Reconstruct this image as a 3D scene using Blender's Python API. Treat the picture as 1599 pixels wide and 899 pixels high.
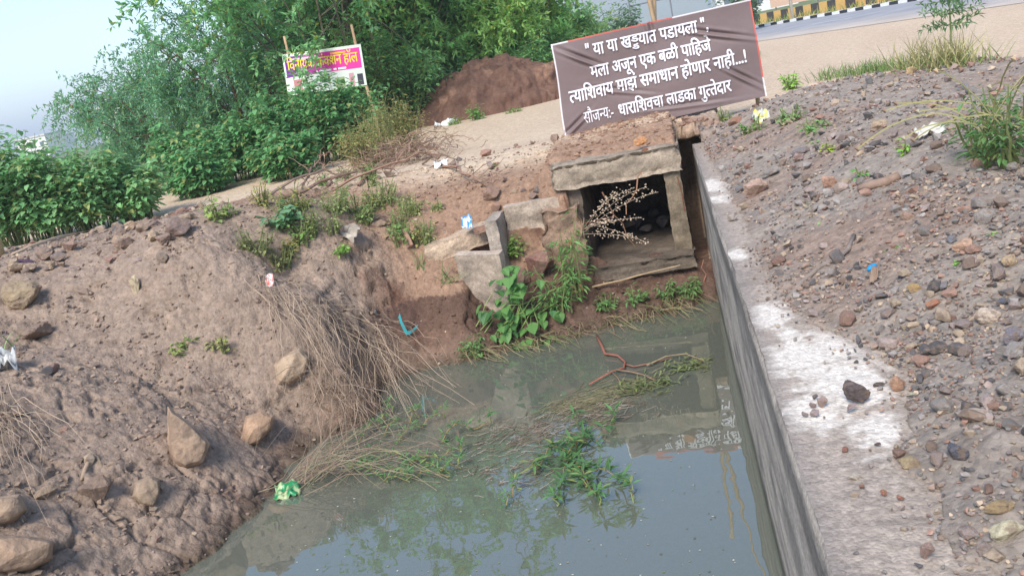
import bpy, bmesh, math, random
import numpy as np
from math import sin, cos, radians, pi
from mathutils import Vector, Matrix, Euler
sc = bpy.context.scene
for o in list(bpy.data.objects): bpy.data.objects.remove(o)
R = random.Random(7); NR = np.random.default_rng(11)

# ------------------------------------------------------------------ camera
F, ROLL, PITCH, YAW = 1358.3, radians(12.24), radians(14.77), radians(-12.15)
CAM = np.array([0, 0, 1.5])
fw = np.array([sin(YAW)*cos(PITCH), cos(YAW)*cos(PITCH), -sin(PITCH)])
r0 = np.array([cos(YAW), -sin(YAW), 0]); u0 = np.cross(r0, fw)
rt = cos(ROLL)*r0 - sin(ROLL)*u0; up = sin(ROLL)*r0 + cos(ROLL)*u0
cd = bpy.data.cameras.new('camera'); cam = bpy.data.objects.new('camera', cd); sc.collection.objects.link(cam)
cd.sensor_width = 36; cd.lens = 36*F/1599; cd.clip_end = 6000; cd.clip_start = .05
cam.matrix_world = Matrix(((rt[0], up[0], -fw[0], 0), (rt[1], up[1], -fw[1], 0), (rt[2], up[2], -fw[2], 1.5), (0, 0, 0, 1)))
sc.camera = cam

# ------------------------------------------------------------------ sky, sun, exposure
SUN_AZ, SUN_EL = radians(192), radians(46)          # azimuth from +Y towards +X
world = bpy.data.worlds.new('World'); sc.world = world; world.use_nodes = True
wn = world.node_tree; bg = wn.nodes['Background']
sky = wn.nodes.new('ShaderNodeTexSky'); sky.sky_type = 'NISHITA'; sky.sun_disc = False
sky.sun_elevation = SUN_EL; sky.sun_rotation = SUN_AZ; sky.air_density = 1.0; sky.dust_density = .4; sky.ozone_density = 1.0
wn.links.new(sky.outputs[0], bg.inputs[0]); bg.inputs[1].default_value = .115
sl = bpy.data.lights.new('sun', 'SUN'); sl.energy = 2.0; sl.angle = radians(24); sl.color = (1, .95, .87)
sun = bpy.data.objects.new('sun', sl); sc.collection.objects.link(sun)
sd = Vector((sin(SUN_AZ)*cos(SUN_EL), cos(SUN_AZ)*cos(SUN_EL), sin(SUN_EL)))
sun.rotation_euler = sd.to_track_quat('Z', 'Y').to_euler(); sun.location = (-4, -20, 30)
vs = sc.view_settings; vs.view_transform = 'Standard'; vs.look = 'None'; vs.gamma = 1; vs.exposure = 1.35; vs.use_curve_mapping = False
sc.render.engine = 'CYCLES'; sc.cycles.use_denoising = True; sc.cycles.max_bounces = 6; sc.cycles.transparent_max_bounces = 12

# ------------------------------------------------------------------ helpers
def ray(x, y): return fw + rt*((x-799.5)/F) - up*((y-449.5)/F)
def PZ(x, y, z): d = ray(x, y); return CAM + d*((z-1.5)/d[2])
def PY(x, y, Y): d = ray(x, y); return CAM + d*(Y/d[1])
def srgb(r, g, b, k=1.0):
    return tuple(k*((c/255/12.92) if c < 10 else ((c/255+.055)/1.055)**2.4) for c in (r, g, b))
def tag(o, label=None, cat=None, group=None, kind=None):
    if label: o['label'] = label
    if cat: o['category'] = cat
    if group: o['group'] = group
    if kind: o['kind'] = kind
    return o
def link(o, parent=None):
    sc.collection.objects.link(o)
    if parent is not None: o.parent = parent
    return o
def empty(name, loc, label, cat, group=None):
    o = bpy.data.objects.new(name, None); o.location = loc; o.empty_display_size = .1
    return tag(link(o), label, cat, group)

def pn(x, y, seed=0):
    xi = np.floor(x).astype(np.int64); yi = np.floor(y).astype(np.int64); xf = x-xi; yf = y-yi
    def g(ix, iy, dx, dy):
        h = (ix*374761393 + iy*668265263 + seed*974634777) & 0xffffffff
        h = ((h ^ (h >> 13))*1274126177) & 0xffffffff; h = (h ^ (h >> 16)) & 1023
        a = h*(2*pi/1024); return np.cos(a)*dx + np.sin(a)*dy
    u = xf*xf*xf*(xf*(xf*6-15)+10); v = yf*yf*yf*(yf*(yf*6-15)+10)
    a = g(xi, yi, xf, yf); b = g(xi+1, yi, xf-1, yf); c = g(xi, yi+1, xf, yf-1); d = g(xi+1, yi+1, xf-1, yf-1)
    return ((a+(b-a)*u) + ((c+(d-c)*u)-(a+(b-a)*u))*v)*1.5
def fbm(x, y, s, o=4, seed=0, gain=.5):
    t = 0; a = 1; n = 0
    for i in range(o):
        t = t + a*pn(x/s, y/s, seed+i*17); n += a; a *= gain; s *= .5
    return t/n
def worley(x, y, s, seed=0):
    x = x/s; y = y/s; xi = np.floor(x).astype(np.int64); yi = np.floor(y).astype(np.int64)
    f1 = np.full(np.shape(x), 9.); f2 = f1.copy(); cid = np.zeros(np.shape(x))
    for i in (-1, 0, 1):
        for j in (-1, 0, 1):
            h = ((xi+i)*374761393 + (yi+j)*668265263 + seed*974634777) & 0xffffffff
            h = ((h ^ (h >> 13))*1274126177) & 0xffffffff; h = h ^ (h >> 16)
            px = xi+i+(h & 255)/255.; py = yi+j+((h >> 8) & 255)/255.
            d = np.hypot(px-x, py-y); c = ((h >> 16) & 255)/255.
            nb = d < f1
            f2 = np.where(nb, f1, np.minimum(f2, d)); cid = np.where(nb, c, cid); f1 = np.where(nb, d, f1)
    return f1, f2, cid
def sst(a, b, x): t = np.clip((x-a)/(b-a), 0, 1); return t*t*(3-2*t)

def pn3(x, y, z, seed=0):
    i = [np.floor(a).astype(np.int64) for a in (x, y, z)]; f = [a-b for a, b in zip((x, y, z), i)]
    w = [t*t*t*(t*(t*6-15)+10) for t in f]; out = 0
    for a in (0, 1):
        for b in (0, 1):
            for c in (0, 1):
                h = ((i[0]+a)*374761393 + (i[1]+b)*668265263 + (i[2]+c)*2147483647 + seed*974634777) & 0xffffffff
                h = ((h ^ (h >> 13))*1274126177) & 0xffffffff; h = h ^ (h >> 16)
                gx_ = ((h & 255)/127.5-1); gy_ = (((h >> 8) & 255)/127.5-1); gz_ = (((h >> 16) & 255)/127.5-1)
                out = out + (gx_*(f[0]-a)+gy_*(f[1]-b)+gz_*(f[2]-c))*(w[0] if a else 1-w[0])*(w[1] if b else 1-w[1])*(w[2] if c else 1-w[2])
    return out*1.3
def worley3(x, y, z, s, seed=0):
    x, y, z = x/s, y/s, z/s; i0 = [np.floor(a).astype(np.int64) for a in (x, y, z)]
    f1 = np.full(x.shape, 9.); f2 = f1.copy(); cid = np.zeros(x.shape)
    for a in (-1, 0, 1):
        for b in (-1, 0, 1):
            for c in (-1, 0, 1):
                h = ((i0[0]+a)*374761393 + (i0[1]+b)*668265263 + (i0[2]+c)*2147483647 + seed*974634777) & 0xffffffff
                h = ((h ^ (h >> 13))*1274126177) & 0xffffffff; h = h ^ (h >> 16)
                d = np.sqrt((i0[0]+a+(h & 255)/255.-x)**2+(i0[1]+b+((h >> 8) & 255)/255.-y)**2+(i0[2]+c+((h >> 16) & 255)/255.-z)**2)
                n = d < f1; f2 = np.where(n, f1, np.minimum(f2, d)); cid = np.where(n, ((h >> 5) & 255)/255., cid); f1 = np.where(n, d, f1)
    return f1, f2, cid
class MB:
    """collects shapes (verts, faces, per-vertex colours) for one mesh object"""
    def __init__(s): s.v = []; s.f = []; s.c = []; s.n = 0
    def add(s, v, f, col=(.5, .5, .5)):
        v = np.asarray(v, float); s.v.append(v)
        c = np.asarray(col, float); c = np.tile(c[:3], (len(v), 1)) if c.ndim == 1 else c
        s.c.append(c); s.f += [tuple(int(i)+s.n for i in q) for q in f]; s.n += len(v)
    def addarr(s, v, farr, col):
        s.v.append(v); s.c.append(col); s.f += (farr+s.n).tolist(); s.n += len(v)
    def tube(s, pts, rad, col=(.3, .25, .2), sides=5, cap=True):
        pts = np.asarray(pts, float); n = len(pts); rad = np.broadcast_to(rad, n)
        t = np.gradient(pts, axis=0); t /= np.linalg.norm(t, axis=1)[:, None]+1e-9
        a = np.array([0, 0, 1.]) if abs(t[0][2]) < .9 else np.array([1., 0, 0])
        vs = []; u = np.cross(t[0], a); u /= np.linalg.norm(u)
        for i in range(n):
            u = u - t[i]*(u@t[i]); u /= np.linalg.norm(u)+1e-9; w = np.cross(t[i], u)
            for k in range(sides):
                q = 2*pi*k/sides; vs.append(pts[i]+rad[i]*(u*cos(q)+w*sin(q)))
        f = [(i*sides+k, i*sides+(k+1) % sides, (i+1)*sides+(k+1) % sides, (i+1)*sides+k) for i in range(n-1) for k in range(sides)]
        if cap: f += [tuple(range(sides))[::-1], tuple((n-1)*sides+k for k in range(sides))]
        s.add(vs, f, col)
    def box(s, lo, hi, col=(.5, .5, .5), M=None):
        x0, y0, z0 = lo; x1, y1, z1 = hi
        v = np.array([(x0, y0, z0), (x1, y0, z0), (x1, y1, z0), (x0, y1, z0), (x0, y0, z1), (x1, y0, z1), (x1, y1, z1), (x0, y1, z1)], float)
        if M is not None: v = np.array([M @ Vector(p) for p in v])
        s.add(v, [(3, 2, 1, 0), (4, 5, 6, 7), (0, 1, 5, 4), (1, 2, 6, 5), (2, 3, 7, 6), (3, 0, 4, 7)], col)
    def mesh(s, name, origin=(0, 0, 0), smooth=False):
        me = bpy.data.meshes.new(name); v = np.concatenate(s.v) - np.asarray(origin, float)
        me.from_pydata(v.tolist(), [], s.f)
        a = me.color_attributes.new('Col', 'FLOAT_COLOR', 'POINT'); c = np.concatenate(s.c)
        a.data.foreach_set('color', np.c_[c, np.ones(len(c))].astype(np.float32).ravel())
        if smooth: me.polygons.foreach_set('use_smooth', [True]*len(me.polygons))
        return me
    def build(s, name, mat, parent=None, origin=None, smooth=False):
        if origin is None: origin = tuple(parent.location) if parent is not None else (0, 0, 0)
        me = s.mesh(name, origin, smooth); me.materials.append(mat)
        o = link(bpy.data.objects.new(name, me), parent)
        if parent is None: o.location = origin
        return o

# ------------------------------------------------------------------ materials
def material(name, rough=.85, color=None, attr=False, objcol=False, nscale=12, namt=.25, bump=0, bscale=60, spec=.3, transl=0, wet=False, coord='Object'):
    m = bpy.data.materials.new(name); m.use_nodes = True; nt = m.node_tree; b = nt.nodes['Principled BSDF']
    N = nt.nodes.new; L = nt.links.new
    b.inputs['Roughness'].default_value = rough; b.inputs['Specular IOR Level'].default_value = spec
    tc = N('ShaderNodeTexCoord')
    if attr: s_ = N('ShaderNodeAttribute'); s_.attribute_name = 'Col'; col = s_.outputs['Color']
    elif objcol: s_ = N('ShaderNodeObjectInfo'); col = s_.outputs['Color']
    else: s_ = N('ShaderNodeRGB'); s_.outputs[0].default_value = (*color, 1); col = s_.outputs[0]
    if namt:
        n = N('ShaderNodeTexNoise'); n.inputs['Scale'].default_value = nscale; n.inputs['Detail'].default_value = 6; n.inputs['Roughness'].default_value = .65
        L(tc.outputs[coord], n.inputs['Vector'])
        mr = N('ShaderNodeMapRange'); mr.inputs[1].default_value = .25; mr.inputs[2].default_value = .75; mr.inputs[3].default_value = 1-namt; mr.inputs[4].default_value = 1+namt
        L(n.outputs['Fac'], mr.inputs[0])
        mx = N('ShaderNodeMix'); mx.data_type = 'RGBA'; mx.blend_type = 'MULTIPLY'; mx.inputs[0].default_value = 1
        L(col, mx.inputs[6]); L(mr.outputs[0], mx.inputs[7]); col = mx.outputs[2]
    L(col, b.inputs['Base Color'])
    if wet:
        a = N('ShaderNodeAttribute'); a.attribute_name = 'Wet'; mr2 = N('ShaderNodeMapRange'); mr2.inputs[3].default_value = rough; mr2.inputs[4].default_value = .5
        L(a.outputs['Fac'], mr2.inputs[0]); L(mr2.outputs[0], b.inputs['Roughness'])
    if bump:
        n2 = N('ShaderNodeTexNoise'); n2.inputs['Scale'].default_value = bscale; n2.inputs['Detail'].default_value = 8; n2.inputs['Roughness'].default_value = .7
        L(tc.outputs[coord], n2.inputs['Vector'])
        bp = N('ShaderNodeBump'); bp.inputs['Strength'].default_value = 1; bp.inputs['Distance'].default_value = bump
        L(n2.outputs['Fac'], bp.inputs['Height']); L(bp.outputs[0], b.inputs['Normal'])
    if transl:
        t = N('ShaderNodeBsdfTranslucent'); L(col, t.inputs[0]); ms = N('ShaderNodeMixShader'); ms.inputs[0].default_value = transl
        L(b.outputs[0], ms.inputs[1]); L(t.outputs[0], ms.inputs[2]); L(ms.outputs[0], nt.nodes['Material Output'].inputs[0])
    return m
M_ground = material('soil', .92, attr=True, nscale=9, namt=.25, bump=.012, bscale=45, spec=.2, wet=True)
def crumbly(m, vscale, dist, amt):
    # crumbs and grains: a cell texture adds relief and grain-to-grain tint
    nt = m.node_tree; b = nt.nodes['Principled BSDF']; N = nt.nodes.new; L = nt.links.new; tc = N('ShaderNodeTexCoord')
    vo = N('ShaderNodeTexVoronoi'); vo.inputs['Scale'].default_value = vscale; vo.inputs['Randomness'].default_value = 1; L(tc.outputs['Object'], vo.inputs['Vector'])
    old = b.inputs['Normal'].links[0].from_socket; bp = N('ShaderNodeBump'); bp.invert = True; bp.inputs['Distance'].default_value = dist; bp.inputs['Strength'].default_value = .9; L(vo.outputs['Distance'], bp.inputs['Height']); L(old, bp.inputs['Normal']); L(bp.outputs[0], b.inputs['Normal'])
    sep = N('ShaderNodeSeparateColor'); L(vo.outputs['Color'], sep.inputs[0]); mr = N('ShaderNodeMapRange'); mr.inputs[3].default_value = 1-amt; mr.inputs[4].default_value = 1+amt; L(sep.outputs[0], mr.inputs[0])
    src = b.inputs['Base Color'].links[0].from_socket; mx = N('ShaderNodeMix'); mx.data_type = 'RGBA'; mx.blend_type = 'MULTIPLY'; mx.inputs[0].default_value = 1; L(src, mx.inputs[6]); L(mr.outputs[0], mx.inputs[7]); L(mx.outputs[2], b.inputs['Base Color'])
crumbly(M_ground, 38, .005, .16)
M_conc = material('weathered_concrete', .9, attr=True, nscale=25, namt=.3, bump=.005, bscale=60)
crumbly(M_conc, 80, .003, .16)
M_rock = material('stone_surface', .85, objcol=True, nscale=7, namt=.3, bump=.008, bscale=6)
def muddy(m, col, scale=1.6, lo=.48, hi=.62):
    # smears of dried soil over the stone
    nt = m.node_tree; b = nt.nodes['Principled BSDF']; N = nt.nodes.new; L = nt.links.new; tc = N('ShaderNodeTexCoord'); n = N('ShaderNodeTexNoise'); n.inputs['Scale'].default_value = scale; n.inputs['Detail'].default_value = 5; L(tc.outputs['Object'], n.inputs['Vector'])
    oi = N('ShaderNodeObjectInfo'); ad = N('ShaderNodeVectorMath'); ad.operation = 'ADD'; L(tc.outputs['Object'], ad.inputs[0]); L(oi.outputs['Location'], ad.inputs[1]); L(ad.outputs[0], n.inputs['Vector'])
    mr = N('ShaderNodeMapRange'); mr.inputs[1].default_value = lo; mr.inputs[2].default_value = hi; mr.inputs[4].default_value = .75; L(n.outputs['Fac'], mr.inputs[0]); src = b.inputs['Base Color'].links[0].from_socket; mx = N('ShaderNodeMix'); mx.data_type = 'RGBA'; L(mr.outputs[0], mx.inputs[0]); L(src, mx.inputs[6]); mx.inputs[7].default_value = (*col, 1); L(mx.outputs[2], b.inputs['Base Color'])
muddy(M_rock, srgb(132, 111, 94))
M_rocks = material('weathered_rock', .88, objcol=True, nscale=9, namt=.3, bump=.012, bscale=22); muddy(M_rocks, srgb(132, 111, 94), 6, .5, .62)
M_rocka = material('loose_gravel', .88, attr=True, nscale=40, namt=.25, bump=.003, bscale=120)
M_leaf = material('leaf', .5, attr=True, namt=0, spec=.35, transl=.42)
M_bark = material('bark', .9, attr=True, nscale=20, namt=.3, bump=.004, bscale=80)
M_dry = material('dry_stalk', .85, attr=True, namt=0, spec=.2)
M_paint = material('painted_surface', .7, attr=True, nscale=6, namt=.1)
M_plastic = material('plastic_film', .35, attr=True, namt=0, spec=.5)
M_bamboo = material('bamboo_pole', .7, attr=True, nscale=14, namt=.2)

# ------------------------------------------------------------------ terrain
W = -1.615           # water level
XW = .232            # face of the drain wall
def ctl(kind, *p):
    return PZ(*p) if kind == 'z' else PY(*p)
CP = [ctl('z', *p) for p in [
    # water line
    (250, 950, W), (300, 890, W), (380, 815, W), (480, 700, W), (600, 600, W), (700, 568, W), (790, 550, W), (880, 532, W), (1000, 500, W), (1100, 472, W),
    # upper bank and crest
    (0, 415, .36), (100, 385, .38), (200, 360, .4), (280, 338, .38), (350, 318, .25), (280, 410, .16), (380, 400, .06), (450, 430, -.3), (520, 480, -.65), (500, 580, -1.1), (560, 560, -1.25),
    (600, 500, -1.06), (640, 545, -1.38), (660, 470, -.99), (560, 400, -.34), (480, 350, .14), (430, 308, .22), (560, 325, .06), (500, 298, .24), (560, 280, .26), (640, 266, .24), (620, 370, -.30), (660, 330, -.12), (640, 420, -.65), (700, 290, .05), (780, 270, .08), (840, 250, .12), (700, 258, .12)]]
CP += [ctl('y', *p) for p in [(700, 500, 9.05), (750, 490, 9.3), (800, 470, 9.4), (850, 440, 9.6), (820, 410, 9.75), (770, 400, 9.85), (900, 480, 9.4), (950, 455, 9.65), (1000, 440, 9.75), (1080, 425, 9.8), (720, 440, 9.3), (760, 335, 10.15), (830, 330, 10.1)]]
CP += [np.array(p) for p in [
    (-9.5, 13, .05), (-13, 14, .05), (-7.5, 13.2, .02), (-12, 10, .35), (-14, 8, .3), (-9, 6, .25), (-7, 3, .0), (-6, 1, -.3), (-3, 14, .03), (-1, 14.5, .04), (-5, 15, 0), (-9, 18, 0), (-15, 18, 0), (-2.6, 11.5, .1), (.3, 13.5, .1), (-4, 12, .04), (-5.6, 11.6, .05),
    (-1.5, 5, -2.5), (-2.6, 6, -2.1), (-3.4, 6.3, -1.8), (-1.5, 7.5, -2.5), (-2.8, 7.6, -1.85), (-1, 8.6, -2.2), (-1.2, 3, -2.6), (-3.4, 4.0, -1.9), (-4.2, 3, -1.5), (-.2, 5, -2.6), (-.2, 2, -2.6), (-.1, 8.5, -2.3), (-1.5, 0, -2.6), (-4.6, 1, -1.3), (0, 7, -2.6), (-2.2, 8.3, -1.95)]]
for y_ in (2.5, 3.5, 4.5, 5.5, 6.5, 7.4):      # the mud bank's own cross-section, steep at the water and easing towards the crest
    fx_ = float(np.interp(y_, [2.5, 4, 5.1, 5.7, 7.0, 8.4], [-4.4, -4.1, -3.92, -3.82, -3.76, -3.43]))
    for d_ in (.15, .4, .8, 1.3, 2.0, 2.9, 4.0, 5.2): CP.append(np.array([fx_-d_, y_, min(.38, W+.8*(1-math.exp(-d_/1.0))+.27*d_)]))
CP = np.array(CP)
def tps_fit(P, reg=.02):
    n = len(P); d = np.hypot(P[:, None, 0]-P[None, :, 0], P[:, None, 1]-P[None, :, 1])
    K = np.where(d > 0, d*d*np.log(d+1e-12), 0) + reg*np.eye(n); A = np.zeros((n+3, n+3)); A[:n, :n] = K; A[:n, n] = 1; A[:n, n+1:] = P[:, :2]; A[n:, :n] = A[:n, n:].T
    return np.linalg.solve(A, np.r_[P[:, 2], 0, 0, 0])
TW = tps_fit(CP)
def tps(x, y):
    out = TW[-3] + TW[-2]*x + TW[-1]*y
    for i, p in enumerate(CP):
        d2 = (x-p[0])**2+(y-p[1])**2; out = out + TW[i]*.5*d2*np.log(d2+1e-12)
    return out
# edge of the gravel lying on the wall's top (pixel reading turned into ground points)
GB = np.array([PZ(*p, 0)[:2] for p in [(1560, 899), (1500, 860), (1470, 780), (1400, 720), (1430, 660), (1420, 590), (1360, 545), (1260, 500), (1200, 430), (1160, 340), (1130, 280), (1100, 235)]])
GB = GB[np.argsort(GB[:, 1])]
PIT = (-1.22, .30, 9.93, 12.9)
def bankmask(x, y, z):
    m_ = sst(-.4, .2, -3.0-x+.35*(y-6))*(1-sst(11.5, 13.5, y-.12*(x+6)))
    m_ = np.maximum(m_, sst(8.6, 9.0, y)*(1-sst(11.2, 12.4, y)))
    return m_*(x < XW)*(z > W-.3)*(1-.75*sst(10, 11, y)*(x > -5))
def ground(x, y, detail=True):
    x = np.asarray(x, float); y = np.asarray(y, float); r = np.hypot(x, y)
    near = r < 24
    z = np.zeros_like(x)
    xl = np.where(near, x, -9); yl = np.where(near, y, 18)
    zl = tps(np.minimum(xl, .4), yl)
    fade = sst(15, 20, np.hypot(xl+1, yl-3)); zl = zl*(1-fade)
    zl = np.clip(zl, -2.6, .6)
    # far side of the wall
    xb = np.interp(y, GB[:, 1], GB[:, 0], left=.6, right=.3) + .05*pn(x*0+y/.35, y*0, 3) + .03*pn(y/.1, y*0+.5, 4)
    t = x-xb
    crest = .26+.12*sst(2.5, 7, y)
    zr = np.where(t < 0, -.14, np.minimum(.004+.30*np.maximum(t, 0), crest+.06*pn(x/1.1, y/1.1, 9)))
    zr = np.where(t < 0, -.14, zr)
    zr = zr*(1-sst(3.2, 5.2, x))*(1-sst(11.0, 13.4, y)) + .0
    zr = np.where((y > 10.9) & (t < .3), np.maximum(zr, .12), zr)
    zr = np.where(y > 13, zr*0+.02*(1-sst(13, 15, y)), zr)
    right = x > XW+.12
    z = np.where(right, zr, zl)
    back = (y > 12.5) & (x > -.2); z = np.where(back & (x <= XW+.12), np.maximum(.12*(1-sst(12.2, 14, y)), z), z)
    # slot between culvert and wall, and the culvert's own pit
    slot = (x > .0) & (x < XW+.12) & (y > 9.6) & (y < 12.4+.1*pn(x/.1, y*0, 5)); z = np.where(slot, np.minimum(z, -1.25), z)
    pit = (x > PIT[0]) & (x < .02) & (y > PIT[2]) & (y < PIT[3]); z = np.where(pit, np.minimum(z, -1.12), z)
    if detail:
        nearw = 1-sst(13, 22, r); bank = bankmask(x, y, z)
        z = z + bank*(.09*fbm(x, y, 1.1, 2, 31)+.02*fbm(x, y, .3, 2, 41))*nearw*np.where(z > .2, .6, 1)
        rr = right & (t > 0)
        z = z + np.where(rr, (.05*fbm(x, y, .5, 4, 71, .6)+.012*fbm(x, y, .05, 2, 75))*np.clip(t/.15, 0, 1)*nearw, 0)
        z = z + (~right)*(1-bank)*nearw*(z > -1)*(.03*fbm(x, y, 1.2, 3, 81)+.008*fbm(x, y, .15, 3, 85))
        z = z + (z < W)*.05*fbm(x, y, .4, 3, 91)
    return z
def gz(x, y): return float(ground(np.array([x]), np.array([y]))[0])
def G(px, py, far=60., lift=0.):
    """first point of the terrain seen along a pixel's ray"""
    d = ray(px, py); hl = math.hypot(d[0], d[1]); t = np.geomspace(1.3, far, 900)/hl
    P = CAM+d[None]*t[:, None]; b = np.where(P[:, 2] < surf(P[:, 0], P[:, 1])+lift)[0]
    if len(b) == 0: return P[-1]
    i = b[0]; q = P[max(i-1, 0)]*.5+P[i]*.5; return q
def ppm(p): return F/float((np.asarray(p)-CAM)@fw)       # photo pixels per metre at a point

azf = np.linspace(-42, 42, 640); azc = np.concatenate([np.linspace(-180, -43, 26), np.linspace(43, 179, 26)])
az = np.radians(np.sort(np.concatenate([azf, azc]))) + YAW
rad = np.concatenate([[.25, .6, 1.0, 1.3], np.geomspace(1.55, 4, 130)[:-1], np.geomspace(4, 12, 520)[:-1], np.geomspace(12, 16, 45), np.geomspace(16.3, 3500, 60)])
A_, R_ = np.meshgrid(az, rad); gx = R_*np.sin(A_); gy = R_*np.cos(A_); nr, na = gx.shape
hz = ground(gx.ravel(), gy.ravel()).reshape(nr, na)
X_, Y_, Z_ = gx.ravel(), gy.ravel(), hz.ravel()
# surface colours
def mixc(a, b, t): return a*(1-t[:, None])+np.asarray(b)[None]*t[:, None]
def ground_colour(x, y, z):
    n1 = fbm(x, y, 1.6, 4, 101); n2 = fbm(x, y, .3, 4, 111, .6); n3 = fbm(x, y, 5, 4, 121)
    track = np.array(srgb(200, 177, 151)); red = np.array(srgb(148, 119, 98)); mudc = np.array(srgb(146, 126, 110)); dark = np.array(srgb(98, 80, 68)); grav = np.array(srgb(150, 137, 125))
    c = np.tile(track, (len(x), 1)); c = mixc(c, srgb(178, 150, 128), np.clip(.3+n1, 0, 1)*.5)
    c = mixc(c, srgb(96, 112, 66), sst(.05, .35, n3)*sst(22, 30, np.hypot(x, y))*(x < 3))
    c = mixc(c, srgb(108, 118, 76), sst(60, 90, np.hypot(x, y)))
    left = x < XW
    t_red = left*(1-sst(10.6, 11.6, y+.35*n1-.10*np.minimum(x+3, 0)*0))*1.0
    t_red = np.where(left & (x < -4.6), 1-sst(12.0, 13.0, y+.6*n1+.30*(x+6)*(x < -6)*0), t_red)
    c = mixc(c, red, t_red)
    tm = left*sst(-.3, .5, -(x+3.6)+.25*(6-y)*-.3+.5*n1)*(1-sst(9.3, 11.2, y+.7*n1+.25*(x+6)))
    c = mixc(c, mudc, tm)
    c = mixc(c, srgb(162, 139, 120), tm*sst(.15, .5, n2+.5*n1)*.7)
    c = mixc(c, dark, tm*sst(.2, .5, -n2)*.45)
    c = mixc(c, srgb(88, 58, 46), left*sst(.15, .45, n1-.2*n2)*(z < -.5)*(1-.5*tm))
    c = mixc(c, srgb(80, 60, 52), left*(z < -.95)*sst(8.6, 9.1, y)*.8)
    c = mixc(c, srgb(104, 92, 74), (left & (z < W+.02))*1.0)
    c = mixc(c, srgb(84, 70, 58), left*(z > W)*sst(.16, .02, z-W+.08*n2)*.75)
    right = x > XW+.1
    tr = right*(1-sst(11, 13.5, y+.8*n1))*(1-sst(3.4, 5, x+.6*n1)); c = mixc(c, grav, tr)
    c = mixc(c, srgb(142, 114, 97), tr*sst(-.1, .4, n1)*.55); c = mixc(c, srgb(130, 121, 113), tr*sst(.1, .4, n2)*.6)
    wet = np.clip(tm*(.55+.9*n1)+(z < W+.25)*left, 0, 1)
    return c, wet
C_, WET = ground_colour(X_, Y_, Z_)
# clods, plates and cracks pushed out along the slope's own normal
gP = np.stack([gx, gy, hz], -1); du = np.gradient(gP, axis=1); dv = np.gradient(gP, axis=0); nn = np.cross(du, dv); nn /= np.linalg.norm(nn, axis=-1, keepdims=True)+1e-12
nn *= np.sign(nn[..., 2:3]); nn = nn.reshape(-1, 3); rr_ = np.hypot(X_, Y_)
bm_ = bankmask(X_, Y_, Z_)*(1-sst(12, 16, rr_)); S_ = np.where((bm_ > .01) & (np.abs((A_.ravel()-YAW)) < radians(42)))[0]
x, y, z = X_[S_], Y_[S_], Z_[S_]; wx = .10*pn3(x/.3, y/.3, z/.3, 1); wy = .10*pn3(x/.3, y/.3, z/.3, 2)
f1, f2, cid = worley3(x+wx, y+wy, z, .30, 3); g1, g2, gid = worley3(x+wx*.5, y+wy*.5, z, .105, 5)
cm = sst(-.25, .25, pn3(x/.8, y/.8, z/.8, 7))
cr = np.clip(1-(f2-f1)/.10, 0, 1)**2; c2 = np.clip(1-(g2-g1)/.16, 0, 1)**2
rg = lambda k, sd: .32-np.abs(pn3(x/k, y/k, z/k, sd))
hi = .03*pn3(x/.26, y/.26, z/.26, 8) + .055*rg(.17, 9) + .04*rg(.075, 10) + .014*pn3(x/.04, y/.04, z/.04, 11) + cm*(.075*(cid-.5)-.06*cr) + .028*(gid-.5)*cm - .012*c2*cm
hi = .8*hi*bm_[S_]*np.where(z < W, .3, 1)
VV = np.c_[X_, Y_, Z_]; VV[S_] += nn[S_]*hi[:, None]
idx = np.arange(nr*na).reshape(nr, na)
nx = np.roll(idx, -1, 1)
q = np.stack([idx[:-1], idx[1:], nx[1:], nx[:-1]], -1).reshape(-1, 4)[:, ::-1]
def fast_mesh(name, V, Q, cols, wet=None, smooth=True):
    me = bpy.data.meshes.new(name); me.vertices.add(len(V)); me.vertices.foreach_set('co', V.astype(np.float32).ravel())
    k = Q.shape[1]; me.loops.add(Q.size); me.loops.foreach_set('vertex_index', Q.ravel().astype(np.int32))
    me.polygons.add(len(Q)); me.polygons.foreach_set('loop_start', np.arange(0, Q.size, k, dtype=np.int32)); me.polygons.foreach_set('use_smooth', np.full(len(Q), smooth))
    me.update(calc_edges=True)
    a = me.color_attributes.new('Col', 'FLOAT_COLOR', 'POINT'); a.data.foreach_set('color', np.c_[cols, np.ones(len(cols))].astype(np.float32).ravel())
    if wet is not None: b = me.attributes.new('Wet', 'FLOAT', 'POINT'); b.data.foreach_set('value', wet.astype(np.float32))
    return me
gme = fast_mesh('ground', VV, q, C_, WET); gme.materials.append(M_ground)
tag(link(bpy.data.objects.new('ground', gme)), kind='structure')

Zd = VV[:, 2].reshape(nr, na); LR = np.log(rad)
def surf(x, y):
    """height of the finished ground mesh"""
    x = np.asarray(x, float); y = np.asarray(y, float); a_ = (np.arctan2(x, y)-az[0]) % (2*pi)+az[0]; ia = np.clip(np.searchsorted(az, a_)-1, 0, na-2); fa = np.clip((a_-az[ia])/(az[ia+1]-az[ia]), 0, 1)
    l_ = np.log(np.maximum(np.hypot(x, y), .26)); ir = np.clip(np.searchsorted(LR, l_)-1, 0, nr-2); fr_ = np.clip((l_-LR[ir])/(LR[ir+1]-LR[ir]), 0, 1)
    return (Zd[ir, ia]*(1-fa)+Zd[ir, ia+1]*fa)*(1-fr_)+(Zd[ir+1, ia]*(1-fa)+Zd[ir+1, ia+1]*fa)*fr_
def gz(x, y): return float(surf(np.array([x]), np.array([y]))[0])
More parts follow.
